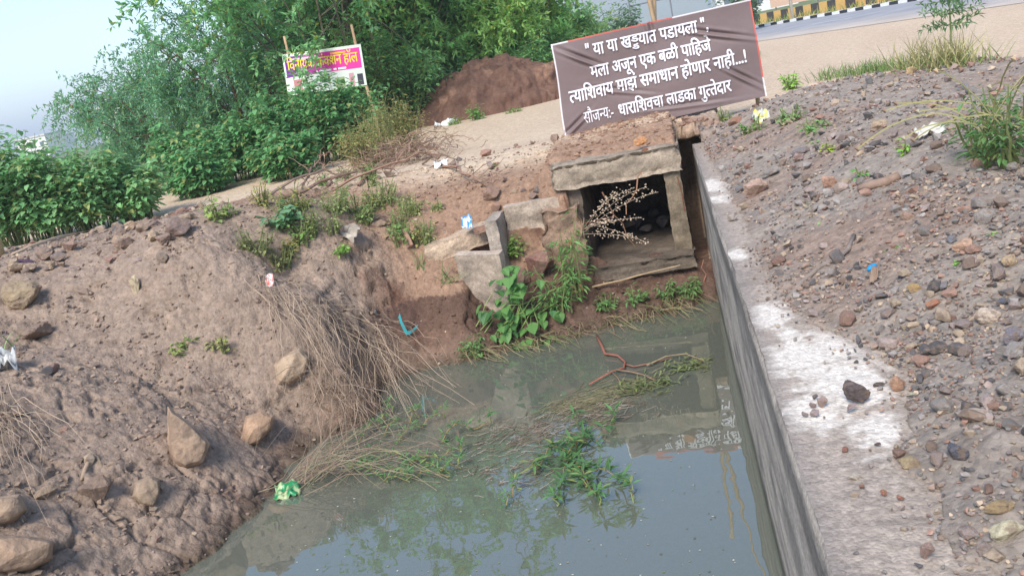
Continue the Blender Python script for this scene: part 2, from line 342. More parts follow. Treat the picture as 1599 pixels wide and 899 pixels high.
# earth over the culvert
ux, uy = np.meshgrid(np.linspace(-1.9, .62, 150), np.linspace(9.99, 13.6, 190)); fx, fy = ux.ravel(), uy.ravel()
front = 10.06+.12*pn(fx/.35, fx*0, 7)+.06*pn(fx/.09, fx*0, 8)
ez = .155 + .13*sst(10.0, 11.2, fy) + .05*sst(-1.2, .3, fx) + .05*fbm(fx, fy, .5, 4, 131, .6) + .02*fbm(fx, fy, .08, 3, 135)
ez = ez - .16*(1-sst(-.05, .4, fy-front)) - .3*(1-sst(-.06, .04, fy-front))
ez = ez - .5*(1-sst(-1.85, -1.4, fx+.1*pn(fy/.3, fy*0, 6))) - .35*sst(12.5, 13.5, fy)
ez = ez - .15*sst(.0, .12, fx)*(1-sst(11.9, 12.6, fy)) + .05*sst(.0, .1, fx)*fbm(fx, fy, .12, 3, 139)
ez = np.where((fx > -1.40) & (fx < .06), np.maximum(ez, .05), np.maximum(ez, np.where(fx > .05, .06, np.minimum(ground(fx, fy, False)-.1, .1))))
ec, ew = ground_colour(fx, fy, ez); ec = mixc(ec, srgb(150, 120, 100), np.clip(.5+fbm(fx, fy, .4, 3, 141), 0, 1)*.8)
ii = np.arange(190*150).reshape(190, 150); eq = np.stack([ii[:-1, :-1], ii[:-1, 1:], ii[1:, 1:], ii[1:, :-1]], -1).reshape(-1, 4)
eq = eq[~((fx[eq].max(1) > .05+.03*pn(fy[eq[:, 0]]/.1, fy[eq[:, 0]]*0, 12)) & (fy[eq].min(1) < 11.35))]
eme = fast_mesh('earth_cover', np.c_[fx, fy, ez], eq, ec, ew*0); eme.materials.append(M_ground)
eo = tag(link(bpy.data.objects.new('earth_cover', eme)), kind='structure'); eo.modifiers.new('thickness', 'SOLIDIFY').thickness = .16; eo.modifiers['thickness'].offset = -1
def cover(x, y):
    i = min(max(int((x+1.9)/2.52*149), 0), 149); j = min(max(int((y-9.99)/3.61*189), 0), 189); return float(ez[j*150+i])

# ------------------------------------------------------------------ water
m = bpy.data.materials.new('murky_water'); m.use_nodes = True; nt = m.node_tree; nt.nodes.clear(); N = nt.nodes.new; L = nt.links.new
out = N('ShaderNodeOutputMaterial'); gl = N('ShaderNodeBsdfGlossy'); gl.inputs['Roughness'].default_value = .015; gl.inputs['Color'].default_value = (.86, .9, .85, 1)
tr = N('ShaderNodeBsdfTransparent'); tr.inputs[0].default_value = (.50, .56, .44, 1); df = N('ShaderNodeBsdfDiffuse'); df.inputs[0].default_value = (*srgb(124, 127, 113), 1)
mu = N('ShaderNodeMixShader'); mu.inputs[0].default_value = .62; L(tr.outputs[0], mu.inputs[1]); L(df.outputs[0], mu.inputs[2])
fr = N('ShaderNodeFresnel'); fr.inputs[0].default_value = 2.8
tc = N('ShaderNodeTexCoord'); no = N('ShaderNodeTexNoise'); no.inputs['Scale'].default_value = 3.5; no.inputs['Detail'].default_value = 2; bp = N('ShaderNodeBump'); bp.inputs['Distance'].default_value = .0035; bp.inputs['Strength'].default_value = .6
L(tc.outputs['Object'], no.inputs[0]); L(no.outputs['Fac'], bp.inputs['Height']); L(bp.outputs[0], gl.inputs['Normal']); L(bp.outputs[0], fr.inputs['Normal'])
mx = N('ShaderNodeMixShader'); L(fr.outputs[0], mx.inputs[0]); L(mu.outputs[0], mx.inputs[1]); L(gl.outputs[0], mx.inputs[2]); L(mx.outputs[0], out.inputs[0])
b = MB(); b.add([(-5.6, -3, W), (XW+.02, -3, W), (XW+.02, 10.2, W), (-5.6, 10.2, W)], [(0, 1, 2, 3)])
o = b.build('ditch_water', m); tag(o, kind='structure')

# ------------------------------------------------------------------ drain wall
def noisy_grid(u, v, fn):
    U, V = np.meshgrid(u, v); P = fn(U.ravel(), V.ravel()); i = np.arange(len(u)*len(v)).reshape(len(v), len(u))
    return P, np.stack([i[:-1, :-1], i[:-1, 1:], i[1:, 1:], i[1:, :-1]], -1).reshape(-1, 4)
YE = 10.86
wl = empty('drain_wall', (XW+.25, 5, -2.4), 'long grey concrete drain wall standing in the water, rough top dusted white', 'wall')
yv = np.concatenate([np.linspace(-2, 1.5, 30), np.geomspace(1.55, YE, 620)])
def face(U, V):   # U along z, V along y
    x = XW + .006*fbm(V, U, .5, 3, 201) + .004*pn(V/1.5, U/.03, 203) + .02*sst(-.05, 0, U)*np.clip(.5+fbm(V, U*0+.37, .45, 5, 208, .7), 0, 1)
    return np.c_[x, V, U]
P, Q = noisy_grid(np.concatenate([np.linspace(-2.5, -.1, 40), np.linspace(-.09, 0, 8)]), yv, face)
st = fbm(P[:, 1]/14, P[:, 2], .12, 4, 211, .7); bl = fbm(P[:, 1], P[:, 2], .5, 4, 215)
fc = np.tile(np.array(srgb(182, 168, 154)), (len(P), 1)); fc = mixc(fc, srgb(128, 119, 110), sst(-.15, .35, st)*.8); fc = mixc(fc, srgb(198, 186, 172), sst(.1, .4, -st)*.6)
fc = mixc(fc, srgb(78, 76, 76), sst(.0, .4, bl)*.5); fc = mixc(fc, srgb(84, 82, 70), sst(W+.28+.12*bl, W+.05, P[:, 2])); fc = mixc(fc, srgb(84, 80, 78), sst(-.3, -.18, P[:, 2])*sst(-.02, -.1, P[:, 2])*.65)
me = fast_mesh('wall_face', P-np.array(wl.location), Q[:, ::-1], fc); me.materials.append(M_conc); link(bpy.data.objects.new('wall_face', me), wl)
def topf(U, V):
    e = np.clip((U-XW)/.06, 0, 1); z = .0 + .007*fbm(U, V, .12, 4, 221, .65) + .004*fbm(U, V, .03, 2, 225) - .025*(1-e)*np.clip(.4+fbm(V, U*.5, .1, 3, 227), 0, 1)
    x = np.where(U < XW+.001, XW + .02*np.clip(.5+fbm(V, V*0+.37, .45, 5, 208, .7), 0, 1), U)
    z = np.where(U < XW+.001, 0, z); return np.c_[x, V, z]
P, Q = noisy_grid(np.concatenate([[XW], np.linspace(XW+.075, 1.1, 75)]), yv, topf)
x, y = P[:, 0], P[:, 1]; n1 = fbm(x, y, .25, 5, 231, .6); n2 = fbm(x, y, .05, 3, 235)
c = np.tile(np.array(srgb(164, 149, 135)), (len(P), 1)); c = mixc(c, srgb(138, 125, 114), sst(0, .4, n1)*.7); c = mixc(c, srgb(170, 154, 142), sst(.1, .4, n2)*.5)
c = mixc(c, srgb(120, 112, 108), (1-sst(0, .12, x-XW))*.5)
xbw = np.interp(y, GB[:, 1], GB[:, 0]); tm_ = sst(-.1, .04, x-xbw+.10*n1+.04*n2)
wp = [PZ(*p, 0) for p in [(1260, 560), (1330, 600), (1270, 650), (1380, 670), (1390, 560), (1230, 520), (1300, 545), (1130, 310), (1120, 290), (1150, 400), (1210, 490)]]
wr = [.22, .22, .13, .16, .12, .12, .2, .18, .3, .12, .16]
wm = np.full(len(P), -1.)
for p, r_ in zip(wp, wr): wm = np.maximum(wm, 1-np.hypot((x-p[0])*1.25, (y-p[1])*.62)/r_)
wm = sst(.02, .5, wm+.9*n1+.5*n2); c = mixc(c, srgb(218, 207, 194), wm*.85)
c = mixc(c, srgb(150, 134, 120), tm_*.8)
me = fast_mesh('wall_top', P-np.array(wl.location), Q, c); me.materials.append(M_conc); link(bpy.data.objects.new('wall_top', me), wl)
b = MB(); b.add([(XW, YE, -2.5), (1.1, YE, -2.5), (1.1, YE, 0), (XW, YE, 0)], [(1, 0, 3, 2)], srgb(110, 104, 98)); b.build('wall_end', M_conc, wl)

# ------------------------------------------------------------------ stones
def hull_stone(seed, n=18, sub=0, amp=.06, flat=1.0):
    rn = random.Random(seed); bm = bmesh.new()
    for i in range(n):
        v = Vector((rn.gauss(0, 1), rn.gauss(0, 1), rn.gauss(0, 1))).normalized()*rn.uniform(.82, 1); bm.verts.new(v)
    r_ = bmesh.ops.convex_hull(bm, input=bm.verts); bmesh.ops.delete(bm, geom=[g for g in r_['geom_interior'] if isinstance(g, bmesh.types.BMVert)], context='VERTS')
    if sub:
        bmesh.ops.bevel(bm, geom=bm.edges[:], offset=.07, segments=1, affect='EDGES', clamp_overlap=True)
        bmesh.ops.triangulate(bm, faces=bm.faces[:])
        for lim in ((.3, .22, .15) if sub > 1 else ()):
            bmesh.ops.subdivide_edges(bm, edges=[e for e in bm.edges if e.calc_length() > lim], cuts=1); bmesh.ops.triangulate(bm, faces=bm.faces[:])
        if sub > 1: bmesh.ops.smooth_vert(bm, verts=bm.verts[:], factor=.4, use_axis_x=True, use_axis_y=True, use_axis_z=True)
        bm.verts.ensure_lookup_table(); co = np.array([v.co for v in bm.verts])
        d = pn3(co[:, 0]*1.6+seed, co[:, 1]*1.6, co[:, 2]*1.6, seed)+.5*pn3(co[:, 0]*4+seed, co[:, 1]*4, co[:, 2]*4, seed+1)+.3*pn3(co[:, 0]*9, co[:, 1]*9, co[:, 2]*9, seed+2)
        for v, q_ in zip(bm.verts, d): v.co *= 1+amp*float(q_)*2
    return bm
STONES = []
for k in range(14):
    bm = hull_stone(300+k, [12, 16, 20, 26][k % 4], 1); me = bpy.data.meshes.new('stone'); bm.to_mesh(me); bm.free(); me.materials.append(M_rock); STONES.append(me)
BIG = []
for k in range(10):
    bm = hull_stone(400+k, [11, 14, 18][k % 3], 2, .08); me = bpy.data.meshes.new('stone'); bm.to_mesh(me); bm.free(); me.materials.append(M_rock); BIG.append(me)
def put_stone(p, size, dims, col, label, cat='stone', group=None, rot=None, mesh=None, sink=.3, name='stone'):
    o = bpy.data.objects.new(name, mesh or R.choice(STONES)); link(o)
    o.scale = tuple(size*.5*d for d in dims); o.rotation_euler = rot or (R.uniform(-.3, .3), R.uniform(-.3, .3), R.uniform(0, 6.3))
    o.location = (p[0], p[1], p[2]+size*.5*dims[2]*(1-2*sink)); gain = 1.0 if p[0] < 0 else 1.2; o.color = (*[min(.8, c*gain) for c in col], 1); tag(o, label, cat, group); return o
STONE_AREAS = []   # footprints already used by individual stones
# notable stones: (px, py, width_px, dims, rgb, label, sink)
NOTE = [
    (155, 762, 66, (1, .8, .85), (126, 106, 92), 'rounded mud-coated boulder low on the bank beside a curled root', .3),
    (36, 452, 84, (1, .8, .7), (150, 130, 104), 'broad smooth boulder with a yellowish face on the left bank top', .4),
    (52, 508, 80, (1.1, .8, .6), (128, 108, 94), 'angular mud-coloured block tilted on the bank below the broad boulder', .35),
    (214, 450, 20, (.7, .6, 1.5), (190, 172, 140), 'small pale upright stone on the mud bank below the cobbles', .2),
    (25, 640, 40, (1, .8, .5), (150, 128, 112), 'flat brown stone by the dry grass at the bank edge', .4),
    (75, 762, 48, (1.1, .7, .6), (150, 130, 110), 'wedge of pale stone beside the mud-coated boulder', .35),
    (190, 374, 38, (1.1, .8, .8), (158, 134, 112), 'tan cobble in the middle of the stone row on the bank crest', .25),
    (208, 348, 30, (1.1, .8, .8), (164, 140, 114), 'buff cobble lying against the leafy bushes on the crest', .2),
    (110, 380, 36, (1.2, .8, .7), (150, 122, 106), 'brown cobble beside the pale stick on the bank crest', .25),
    (240, 348, 26, (1, .8, .7), (130, 110, 102), 'grey-brown cobble between the bushes and the crest stones', .25),
    (280, 352, 52, (1, .9, .85), (128, 108, 98), 'large rounded grey boulder at the end of the crest stone row', .3),
    (262, 370, 26, (1, .8, .9), (156, 138, 116), 'pale cobble leaning on the large grey boulder', .25),
    (255, 402, 26, (1, .8, .9), (128, 112, 98), 'grey cobble sitting alone below the crest stones', .25),
    (636, 372, 42, (.9, .6, 1.1), (176, 140, 118), 'pinkish flat-faced stone in the bank beside the broken slab', .3),
    (590, 345, 30, (1, .7, .6), (150, 124, 106), 'brown stone under the pale weeds on the reddish bank', .35),
    (845, 418, 58, (1, .85, .9), (132, 96, 84), 'rounded reddish boulder in front of the broken channel wall', .15),
    (812, 438, 44, (.9, .8, 1.0), (138, 108, 94), 'brown boulder wedged beside the upright concrete slab', .15),
    (768, 300, 36, (1, .9, .9), (140, 112, 96), 'earth-coloured boulder above the broken channel where a branch ends', .3),
    (776, 326, 22, (1, .7, .9), (150, 118, 100), 'small brown stone in the rubble pile above the channel', .2),
    (800, 330, 28, (1.2, .7, .7), (140, 108, 92), 'long brown stone across the rubble above the channel', .2),
    (842, 312, 28, (1.2, .7, .6), (92, 86, 86), 'dark slate stone on the rubble above the channel', .2),
    (838, 332, 18, (1, .8, .8), (70, 72, 78), 'small blue-black stone at the edge of the broken channel', .15),
    (868, 322, 24, (1, .8, .8), (146, 116, 100), 'rusty brown stone beside the roof slab end', .2),
    (1340, 612, 52, (1, .85, .85), (84, 74, 72), 'dark brown rock sitting on the white dusted wall top', .1),
    (1332, 638, 24, (1, .8, .8), (150, 130, 126), 'mauve stone touching the foot of the dark brown rock', .1),
    (1372, 597, 22, (1.3, .6, .5), (92, 82, 76), 'thin dark chip leaning behind the dark brown rock', .15),
    (1285, 630, 20, (1, .9, 1), (156, 132, 122), 'largest pinkish stone of the little pile on the white wall top', .1),
    (1272, 645, 19, (1, .8, .8), (150, 132, 128), 'pinkish stone at the near side of the little pile', .1),
    (1258, 646, 14, (1, .7, .8), (140, 126, 122), 'small greyish stone at the end of the little pile', .1),
    (1270, 632, 14, (1, .7, .8), (138, 118, 112), 'small mauve stone in the middle of the little pile', .1),
    (1274, 620, 13, (1, .7, .8), (112, 104, 98), 'small dark stone on the far side of the little pile', .1),
    (1400, 599, 32, (1, .7, .9), (160, 124, 100), 'orange-brown stone at the gravel edge by the white patch', .2),
    (1424, 617, 20, (1.2, .8, .8), (164, 160, 136), 'smooth greenish-grey stone at the gravel edge', .15),
    (1499, 703, 40, (1, .9, .95), (84, 84, 90), 'smooth blue-black stone standing in the gravel', .2),
    (1424, 714, 50, (1.2, .8, .7), (150, 132, 102), 'ochre-sided stone at the edge of the bare wall top', .25),
    (1575, 826, 66, (1.2, .8, .8), (178, 168, 140), 'large cream stone with a rusty patch in the gravel', .2),
    (1560, 785, 50, (1.3, .8, .7), (146, 124, 92), 'ochre angular stone behind the large cream stone', .25),
    (1448, 864, 27, (.95, .6, 1.2), (146, 122, 112), 'pointed mauve-brown stone standing alone on the bare concrete', .12),
    (1334, 738, 28, (1.2, .7, .6), (176, 164, 148), 'whitish flat stone bedded in the concrete wall top', .4),
    (1320, 702, 13, (1, .9, .9), (140, 98, 84), 'single small red stone on the concrete below the white patch', .15),
    (1371, 692, 13, (1.2, .8, .7), (104, 84, 76), 'single small dark red chip on the white patch', .15),
    (1380, 769, 13, (1, .9, .9), (172, 116, 92), 'little brick-red cube of stone on bare concrete', .1),
    (1346, 760, 10, (1, .9, .9), (160, 116, 96), 'tiny brick-red stone on bare concrete beside the whitish flat stone', .1),
    (1407, 776, 15, (1, .8, .8), (160, 112, 94), 'small reddish stone just off the gravel on bare concrete', .1),
    (1540, 490, 46, (1.1, .9, .8), (176, 158, 140), 'pale cream cracked stone high in the gravel', .25),
    (1582, 525, 38, (.9, .8, 1), (120, 112, 114), 'grey rounded stone beside the pale cream cracked stone', .2),
    (1565, 470, 22, (1, .8, .8), (92, 94, 102), 'blue-grey stone above the pale cream cracked stone', .2),
    (1460, 470, 36, (1.2, .8, .6), (160, 110, 84), 'rust-orange flat stone in the gravel', .25),
    (1430, 445, 34, (1.2, .8, .7), (158, 130, 90), 'ochre yellow stone in the gravel below the blue scrap', .2),
    (1578, 405, 34, (1.1, .9, .8), (170, 146, 116), 'rounded tan stone at the top of the gravel slope', .2),
    (1505, 380, 38, (1.1, .8, .9), (176, 142, 118), 'pinkish orange stone on the gravel slope', .25),
    (1487, 372, 20, (1, .8, .9), (112, 112, 116), 'slate grey stone touching the pinkish orange stone', .2),
    (1180, 293, 48, (1.1, .8, .75), (158, 132, 116), 'broad brown stone on the rubble near the wall end', .2),
    (1204, 264, 40, (1.4, .7, .7), (130, 124, 118), 'grey-topped slab of stone on the rubble near the wall end', .2),
    (1250, 232, 38, (1.4, .8, .6), (112, 106, 106), 'dark arched grey stone on the rubble slope', .15),
    (1246, 246, 24, (1, .8, .8), (146, 122, 114), 'small brown stone below the dark arched stone', .15),
    (1296, 284, 30, (1, .8, .9), (166, 128, 108), 'reddish tan stone in the middle of the rubble slope', .2),
    (1147, 187, 30, (1.4, .8, .7), (132, 96, 78), 'red-brown stone beside the banner foot', .15),
    (1172, 165, 0, (1, 1, 1), (0, 0, 0), '', 0),
    (1370, 190, 42, (1.3, .8, .7), (160, 138, 114), 'buff stone half buried high on the rubble mound', .3),
    (1358, 128, 14, (.8, .7, 1.2), (110, 108, 106), 'grey upright stone on the mound crest', .2),
    (1423, 110, 22, (1, .8, .8), (170, 146, 108), 'yellowish stone on the mound crest below the grasses', .3),
    (1505, 135, 22, (1, .8, .9), (112, 112, 116), 'dark grey stone on the mound under the drooping seed heads', .25),
    (1144, 340, 18, (1.2, .8, .9), (150, 140, 132), 'grey stone alone on the white dust by the wall edge', .15),
    (1415, 335, 26, (1.2, .8, .8), (150, 124, 108), 'brown stone half way up the gravel slope', .25),
    (1442, 335, 12, (1, .8, .8), (196, 186, 176), 'little white stone half way up the gravel slope', .2),
]
def near_surface(px, py):
    p = G(px, py)
    if p[0] > XW and p[2] < .03:      # lands on the wall top
        p = PZ(px, py, .005)
    return p
for px, py, wpx, dims, col, label, sink in NOTE:
    if not wpx: continue
    sink = .3 if px < 500 else sink; p = near_surface(px, py+wpx*.25); s = wpx/ppm(p)/max(dims[0], .75)
    rot = (R.uniform(-.15, .15), R.uniform(-.2, .2), R.uniform(-.5, .5))
    o = put_stone(p, s, dims, srgb(*col), label, 'stone', None, rot, R.choice(BIG), sink); STONE_AREAS.append((p[0], p[1], s*.5))
TR = [([(262, 634), (285, 655), (310, 672), (328, 692), (318, 722), (290, 732), (272, 722), (263, 690)], .12, (176, 148, 124), 'large buff triangular stone stuck point-up in the mud bank'),
      ([(385, 650), (408, 642), (428, 650), (425, 668), (403, 692), (382, 698), (376, 685), (385, 668)], .1, (176, 144, 118), 'orange-stained pale stone half sunk in mud beside the triangular stone'),
      ([(212, 752), (235, 742), (250, 748), (249, 770), (240, 790), (220, 788), (208, 775)], .09, (158, 136, 114), 'upright tan stone slab below the triangular stone in the mud'),
      ([(428, 572), (440, 556), (468, 543), (484, 560), (478, 580), (455, 600), (435, 600)], .14, (176, 152, 126), 'pale blocky stone jutting from the bank beside hanging dry grass'),
      ([(-20, 838), (40, 835), (85, 845), (80, 872), (50, 890), (-20, 895)], .2, (158, 132, 110), 'largest buff rock slab at the low end of the bank'),
      ([(-15, 778), (30, 772), (42, 795), (20, 815), (-15, 822)], .14, (160, 136, 114), 'big buff stone partly buried under the hanging dry grass')]
for k, (poly, th, col, label) in enumerate(TR):
    c0 = np.mean(poly, axis=0); base = G(c0[0], max(p[1] for p in poly)-3); nrm = CAM-base; nrm[2] *= .4; nrm /= np.linalg.norm(nrm); base = base+nrm*.02
    def onp(px, py, off): d = ray(px, py); return CAM+d*(((base+nrm*off-CAM)@nrm)/(d@nrm))
    bm = bmesh.new(); pts = []
    for (x, y) in poly:
        q = c0+(np.array([x, y])-c0)*.86; pts += [onp(x, y, -.02), onp(q[0], q[1], th*R.uniform(.35, .6)), onp(x, y, -.3)]
    pts.append(onp(c0[0]-4, c0[1]+2, th*.75)); cen = np.mean(pts, axis=0)
    for q in pts: bm.verts.new(Vector(q-cen))
    bmesh.ops.convex_hull(bm, input=bm.verts); bmesh.ops.delete(bm, geom=[v for v in bm.verts if not v.link_faces], context='VERTS'); bmesh.ops.triangulate(bm, faces=bm.faces[:])
    for lim in (.2, .1, .05, .03): bmesh.ops.subdivide_edges(bm, edges=[e for e in bm.edges if e.calc_length() > lim], cuts=1); bmesh.ops.triangulate(bm, faces=bm.faces[:])
    bmesh.ops.smooth_vert(bm, verts=bm.verts[:], factor=.5, use_axis_x=True, use_axis_y=True, use_axis_z=True); bmesh.ops.recalc_face_normals(bm, faces=bm.faces[:])
    co = np.array([v.co for v in bm.verts]); d = .014*pn3(co[:, 0]/.12+k*9, co[:, 1]/.12, co[:, 2]/.12, 41)+.008*pn3(co[:, 0]/.04, co[:, 1]/.04, co[:, 2]/.04, 42)
    for v, q in zip(bm.verts, d): v.co += v.co.normalized()*float(q)
    me = bpy.data.meshes.new('stone'); bm.to_mesh(me); bm.free(); me.materials.append(M_rocks); o = link(bpy.data.objects.new('stone', me)); o.location = cen; o.color = (*srgb(*col), 1); tag(o, label, 'stone'); STONE_AREAS.append((cen[0], cen[1], .2))
for k in range(28):
    t = R.random(); px = 20+270*t; py = 402-62*t+R.uniform(-4, 34); p = G(px, py); s_ = R.uniform(.1, .27); put_stone(p, s_, (1, R.uniform(.7, .95), R.uniform(.6, .85)), srgb(*R.choice([(150, 128, 110), (164, 142, 118), (128, 112, 102), (140, 118, 104)])), 'muddy cobble in the stone row along the bank crest', 'stone', 'cobbles on the bank crest', None, R.choice(BIG), .22); STONE_AREAS.append((p[0], p[1], s_*.5))
PAL = {'grey': (130, 122, 115), 'dark': (92, 87, 85), 'reddish': (140, 110, 96), 'tan': (160, 141, 120), 'mauve': (138, 122, 114), 'brown': (132, 113, 100)}
# loose stones: candidates over the gravel spill and the banks, the largest in view become things
cand = []
def try_add(x, y, s, area):
    z = gz(x, y)
    if x > XW and z < 0: z = .004
    d = np.array([x, y, z])-CAM; w = d@fw
    if w < .5: return
    u = 799.5+F*(d@rt)/w; v = 449.5-F*(d@up)/w
    if -40 < u < 1640 and -40 < v < 940: cand.append((s*F/w, x, y, z, s, area))
gxx = NR.uniform(.3, 5, 150000); gyy = NR.uniform(1.6, 12.6, 150000)
xbv = np.interp(gyy, GB[:, 1], GB[:, 0]); tt = gxx-xbv
dens = np.where(tt > 0, 1, np.exp(tt/.07)*.6)*np.where(gyy < 4.0, 1, .11+.89*np.exp(-(gyy-4.0)/1.2))*(1-sst(3.0, 4.4, gxx))
dens *= np.clip(.5+1.6*fbm(gxx, gyy, .6, 3, 301), np.where(gyy < 4.2, .4, .16), 1)
keep = NR.uniform(0, 1, 150000) < dens*.95; gxx, gyy, tt = gxx[keep], gyy[keep], tt[keep]
gs = .014+.025*NR.pareto(2.5, len(gxx))*.6; gs = np.clip(gs*(1+.10*np.maximum(gyy-3, 0)), .012, np.where(tt < 0, .028, .115))
gzv = surf(gxx, gyy); gzv = np.where((gzv < 0), .004, gzv)
D = np.c_[gxx, gyy, gzv]-CAM; wv = D@fw; uu = 799.5+F*(D@rt)/wv; vv = 449.5-F*(D@up)/wv
ok = (wv > .5) & (uu > -60) & (uu < 1660) & (vv > -60) & (vv < 960)
G_ = np.c_[gs*F/wv, gxx, gyy, gzv, gs][ok]
# banks on the far side of the water
bx = NR.uniform(-12, -.2, 9000); by = NR.uniform(3.5, 13.2, 9000); bz = surf(bx, by)
inp = (bx > PIT[0]-.3) & (by > 9.9)
okb = (bz > W-.02) & ~inp & (NR.uniform(0, 1, 9000) < np.clip(.25+.6*fbm(bx, by, 1.2, 3, 311)+.5*sst(.15, .35, bz)+.3*sst(9, 10, by)*(bx > -3.5), .05, 1)*.8)
bs = np.clip(.03+.05*NR.pareto(2.6, 9000)*.6, .03, .22); D = np.c_[bx, by, bz]-CAM; wv = D@fw
B_ = np.c_[bs*F/wv, bx, by, bz, bs][okb]
def colour_of(area):
    k = R.choices(list(PAL), [5, 2, 3, 3, 4, 3] if area == 'g' else [1, .5, 2, 3, 1, 5])[0]; c = PAL[k]; j = R.uniform(.85, 1.12); return k, srgb(*[min(255, v*j) for v in c])
NAMEC = {'grey': 'grey', 'dark': 'blackish', 'reddish': 'reddish', 'tan': 'tan', 'mauve': 'mauve', 'brown': 'dull brown'}
def clash(x, y, s): return any((x-a)**2+(y-b)**2 < (r_*.8+s*.4)**2 for a, b, r_ in STONE_AREAS)
for arr, area, nmax in ((G_, 'g', 100), (B_, 'b', 30)):
    arr = arr[np.argsort(-arr[:, 0])]; cnt = 0; rest = MB(); tmpl = []
    for k in range(8):
        bm = hull_stone(500+k, 9+k % 3); bm.verts.index_update(); tmpl.append((np.array([v.co for v in bm.verts]), [tuple(v.index for v in f.verts) for f in bm.faces])); bm.free()
    for s_px, x, y, z, s in arr:
        if clash(x, y, s): continue
        k, col = colour_of(area); dims = (1, R.uniform(.65, .95), R.uniform(.5, .85))
        if cnt < nmax:
            cnt += 1
            if area == 'g':
                lab = f'loose {NAMEC[k]} stone among the gravel behind the concrete wall'; grp = f'{NAMEC[k]} stones in the gravel'
            else:
                lab = f'small {NAMEC[k]} stone stuck in the muddy bank across the water'; grp = f'{NAMEC[k]} stones in the mud bank'
            put_stone((x, y, z), s, dims, col, lab, 'stone', grp, None, None, .25)
        else:
            V, Fc = tmpl[R.randrange(8)]; Rm = np.array(Euler((R.uniform(-.4, .4), R.uniform(-.4, .4), R.uniform(0, 6.3))).to_matrix())
            V2 = (V*np.array(dims)*s*.5)@Rm.T + np.array([x, y, z+s*.24]); rest.add(V2, Fc, [min(.8, c*1.18) for c in col])
    o = rest.build('gravel' if area == 'g' else 'bank_pebbles', M_rocka); tag(o, kind='stuff')
    tag(o, 'mixed grey and reddish gravel spread behind the concrete wall' if area == 'g' else 'scattered small pebbles and crumbs over the muddy bank', 'gravel' if area == 'g' else 'pebbles')

# crumbled clods of the bank's own soil
cx_ = NR.uniform(-10, -.3, 42000); cy_ = NR.uniform(3.2, 11.8, 42000); cz_ = surf(cx_, cy_); kk_ = (cz_ > W+.01) & ~((cx_ > PIT[0]-.3) & (cy_ > 9.85)) & (NR.uniform(0, 1, 42000) < np.clip(.35+1.1*fbm(cx_, cy_, .7, 3, 321), .03, 1)) & (cx_ > -10+.0*cy_)
cc_, _ = ground_colour(cx_, cy_, cz_); rest = MB()
for x, y, z, c in zip(cx_[kk_], cy_[kk_], cz_[kk_], cc_[kk_]):
    s_ = .018+.03*min(R.paretovariate(2.6)-1, 2.2); V, Fc = tmpl[R.randrange(8)]; a_ = R.uniform(0, 6.3); V2 = V*np.array([1, R.uniform(.6, .95), R.uniform(.45, .8)])*s_*.5; V2 = np.c_[V2[:, 0]*cos(a_)-V2[:, 1]*sin(a_), V2[:, 0]*sin(a_)+V2[:, 1]*cos(a_), V2[:, 2]]+np.array([x, y, z+s_*.1]); rest.add(V2, Fc, c*R.uniform(.82, 1.15))
for k in range(1500):
    x, y = R.uniform(-1.7, .05), R.uniform(10.0, 12.6); z = cover(x, y); s_ = .015+.03*min(R.paretovariate(2.4)-1, 2.5); V, Fc = tmpl[R.randrange(8)]; rest.add(V*np.array([1, R.uniform(.6, .95), R.uniform(.5, .8)])*s_*.5+np.array([x, y, z+s_*.12]), Fc, np.array(srgb(148, 118, 97))*R.uniform(.75, 1.25))
o = rest.build('soil_clods', M_rocka); tag(o, 'crumbs and clods of brown soil over the mud bank', 'soil', kind='stuff')

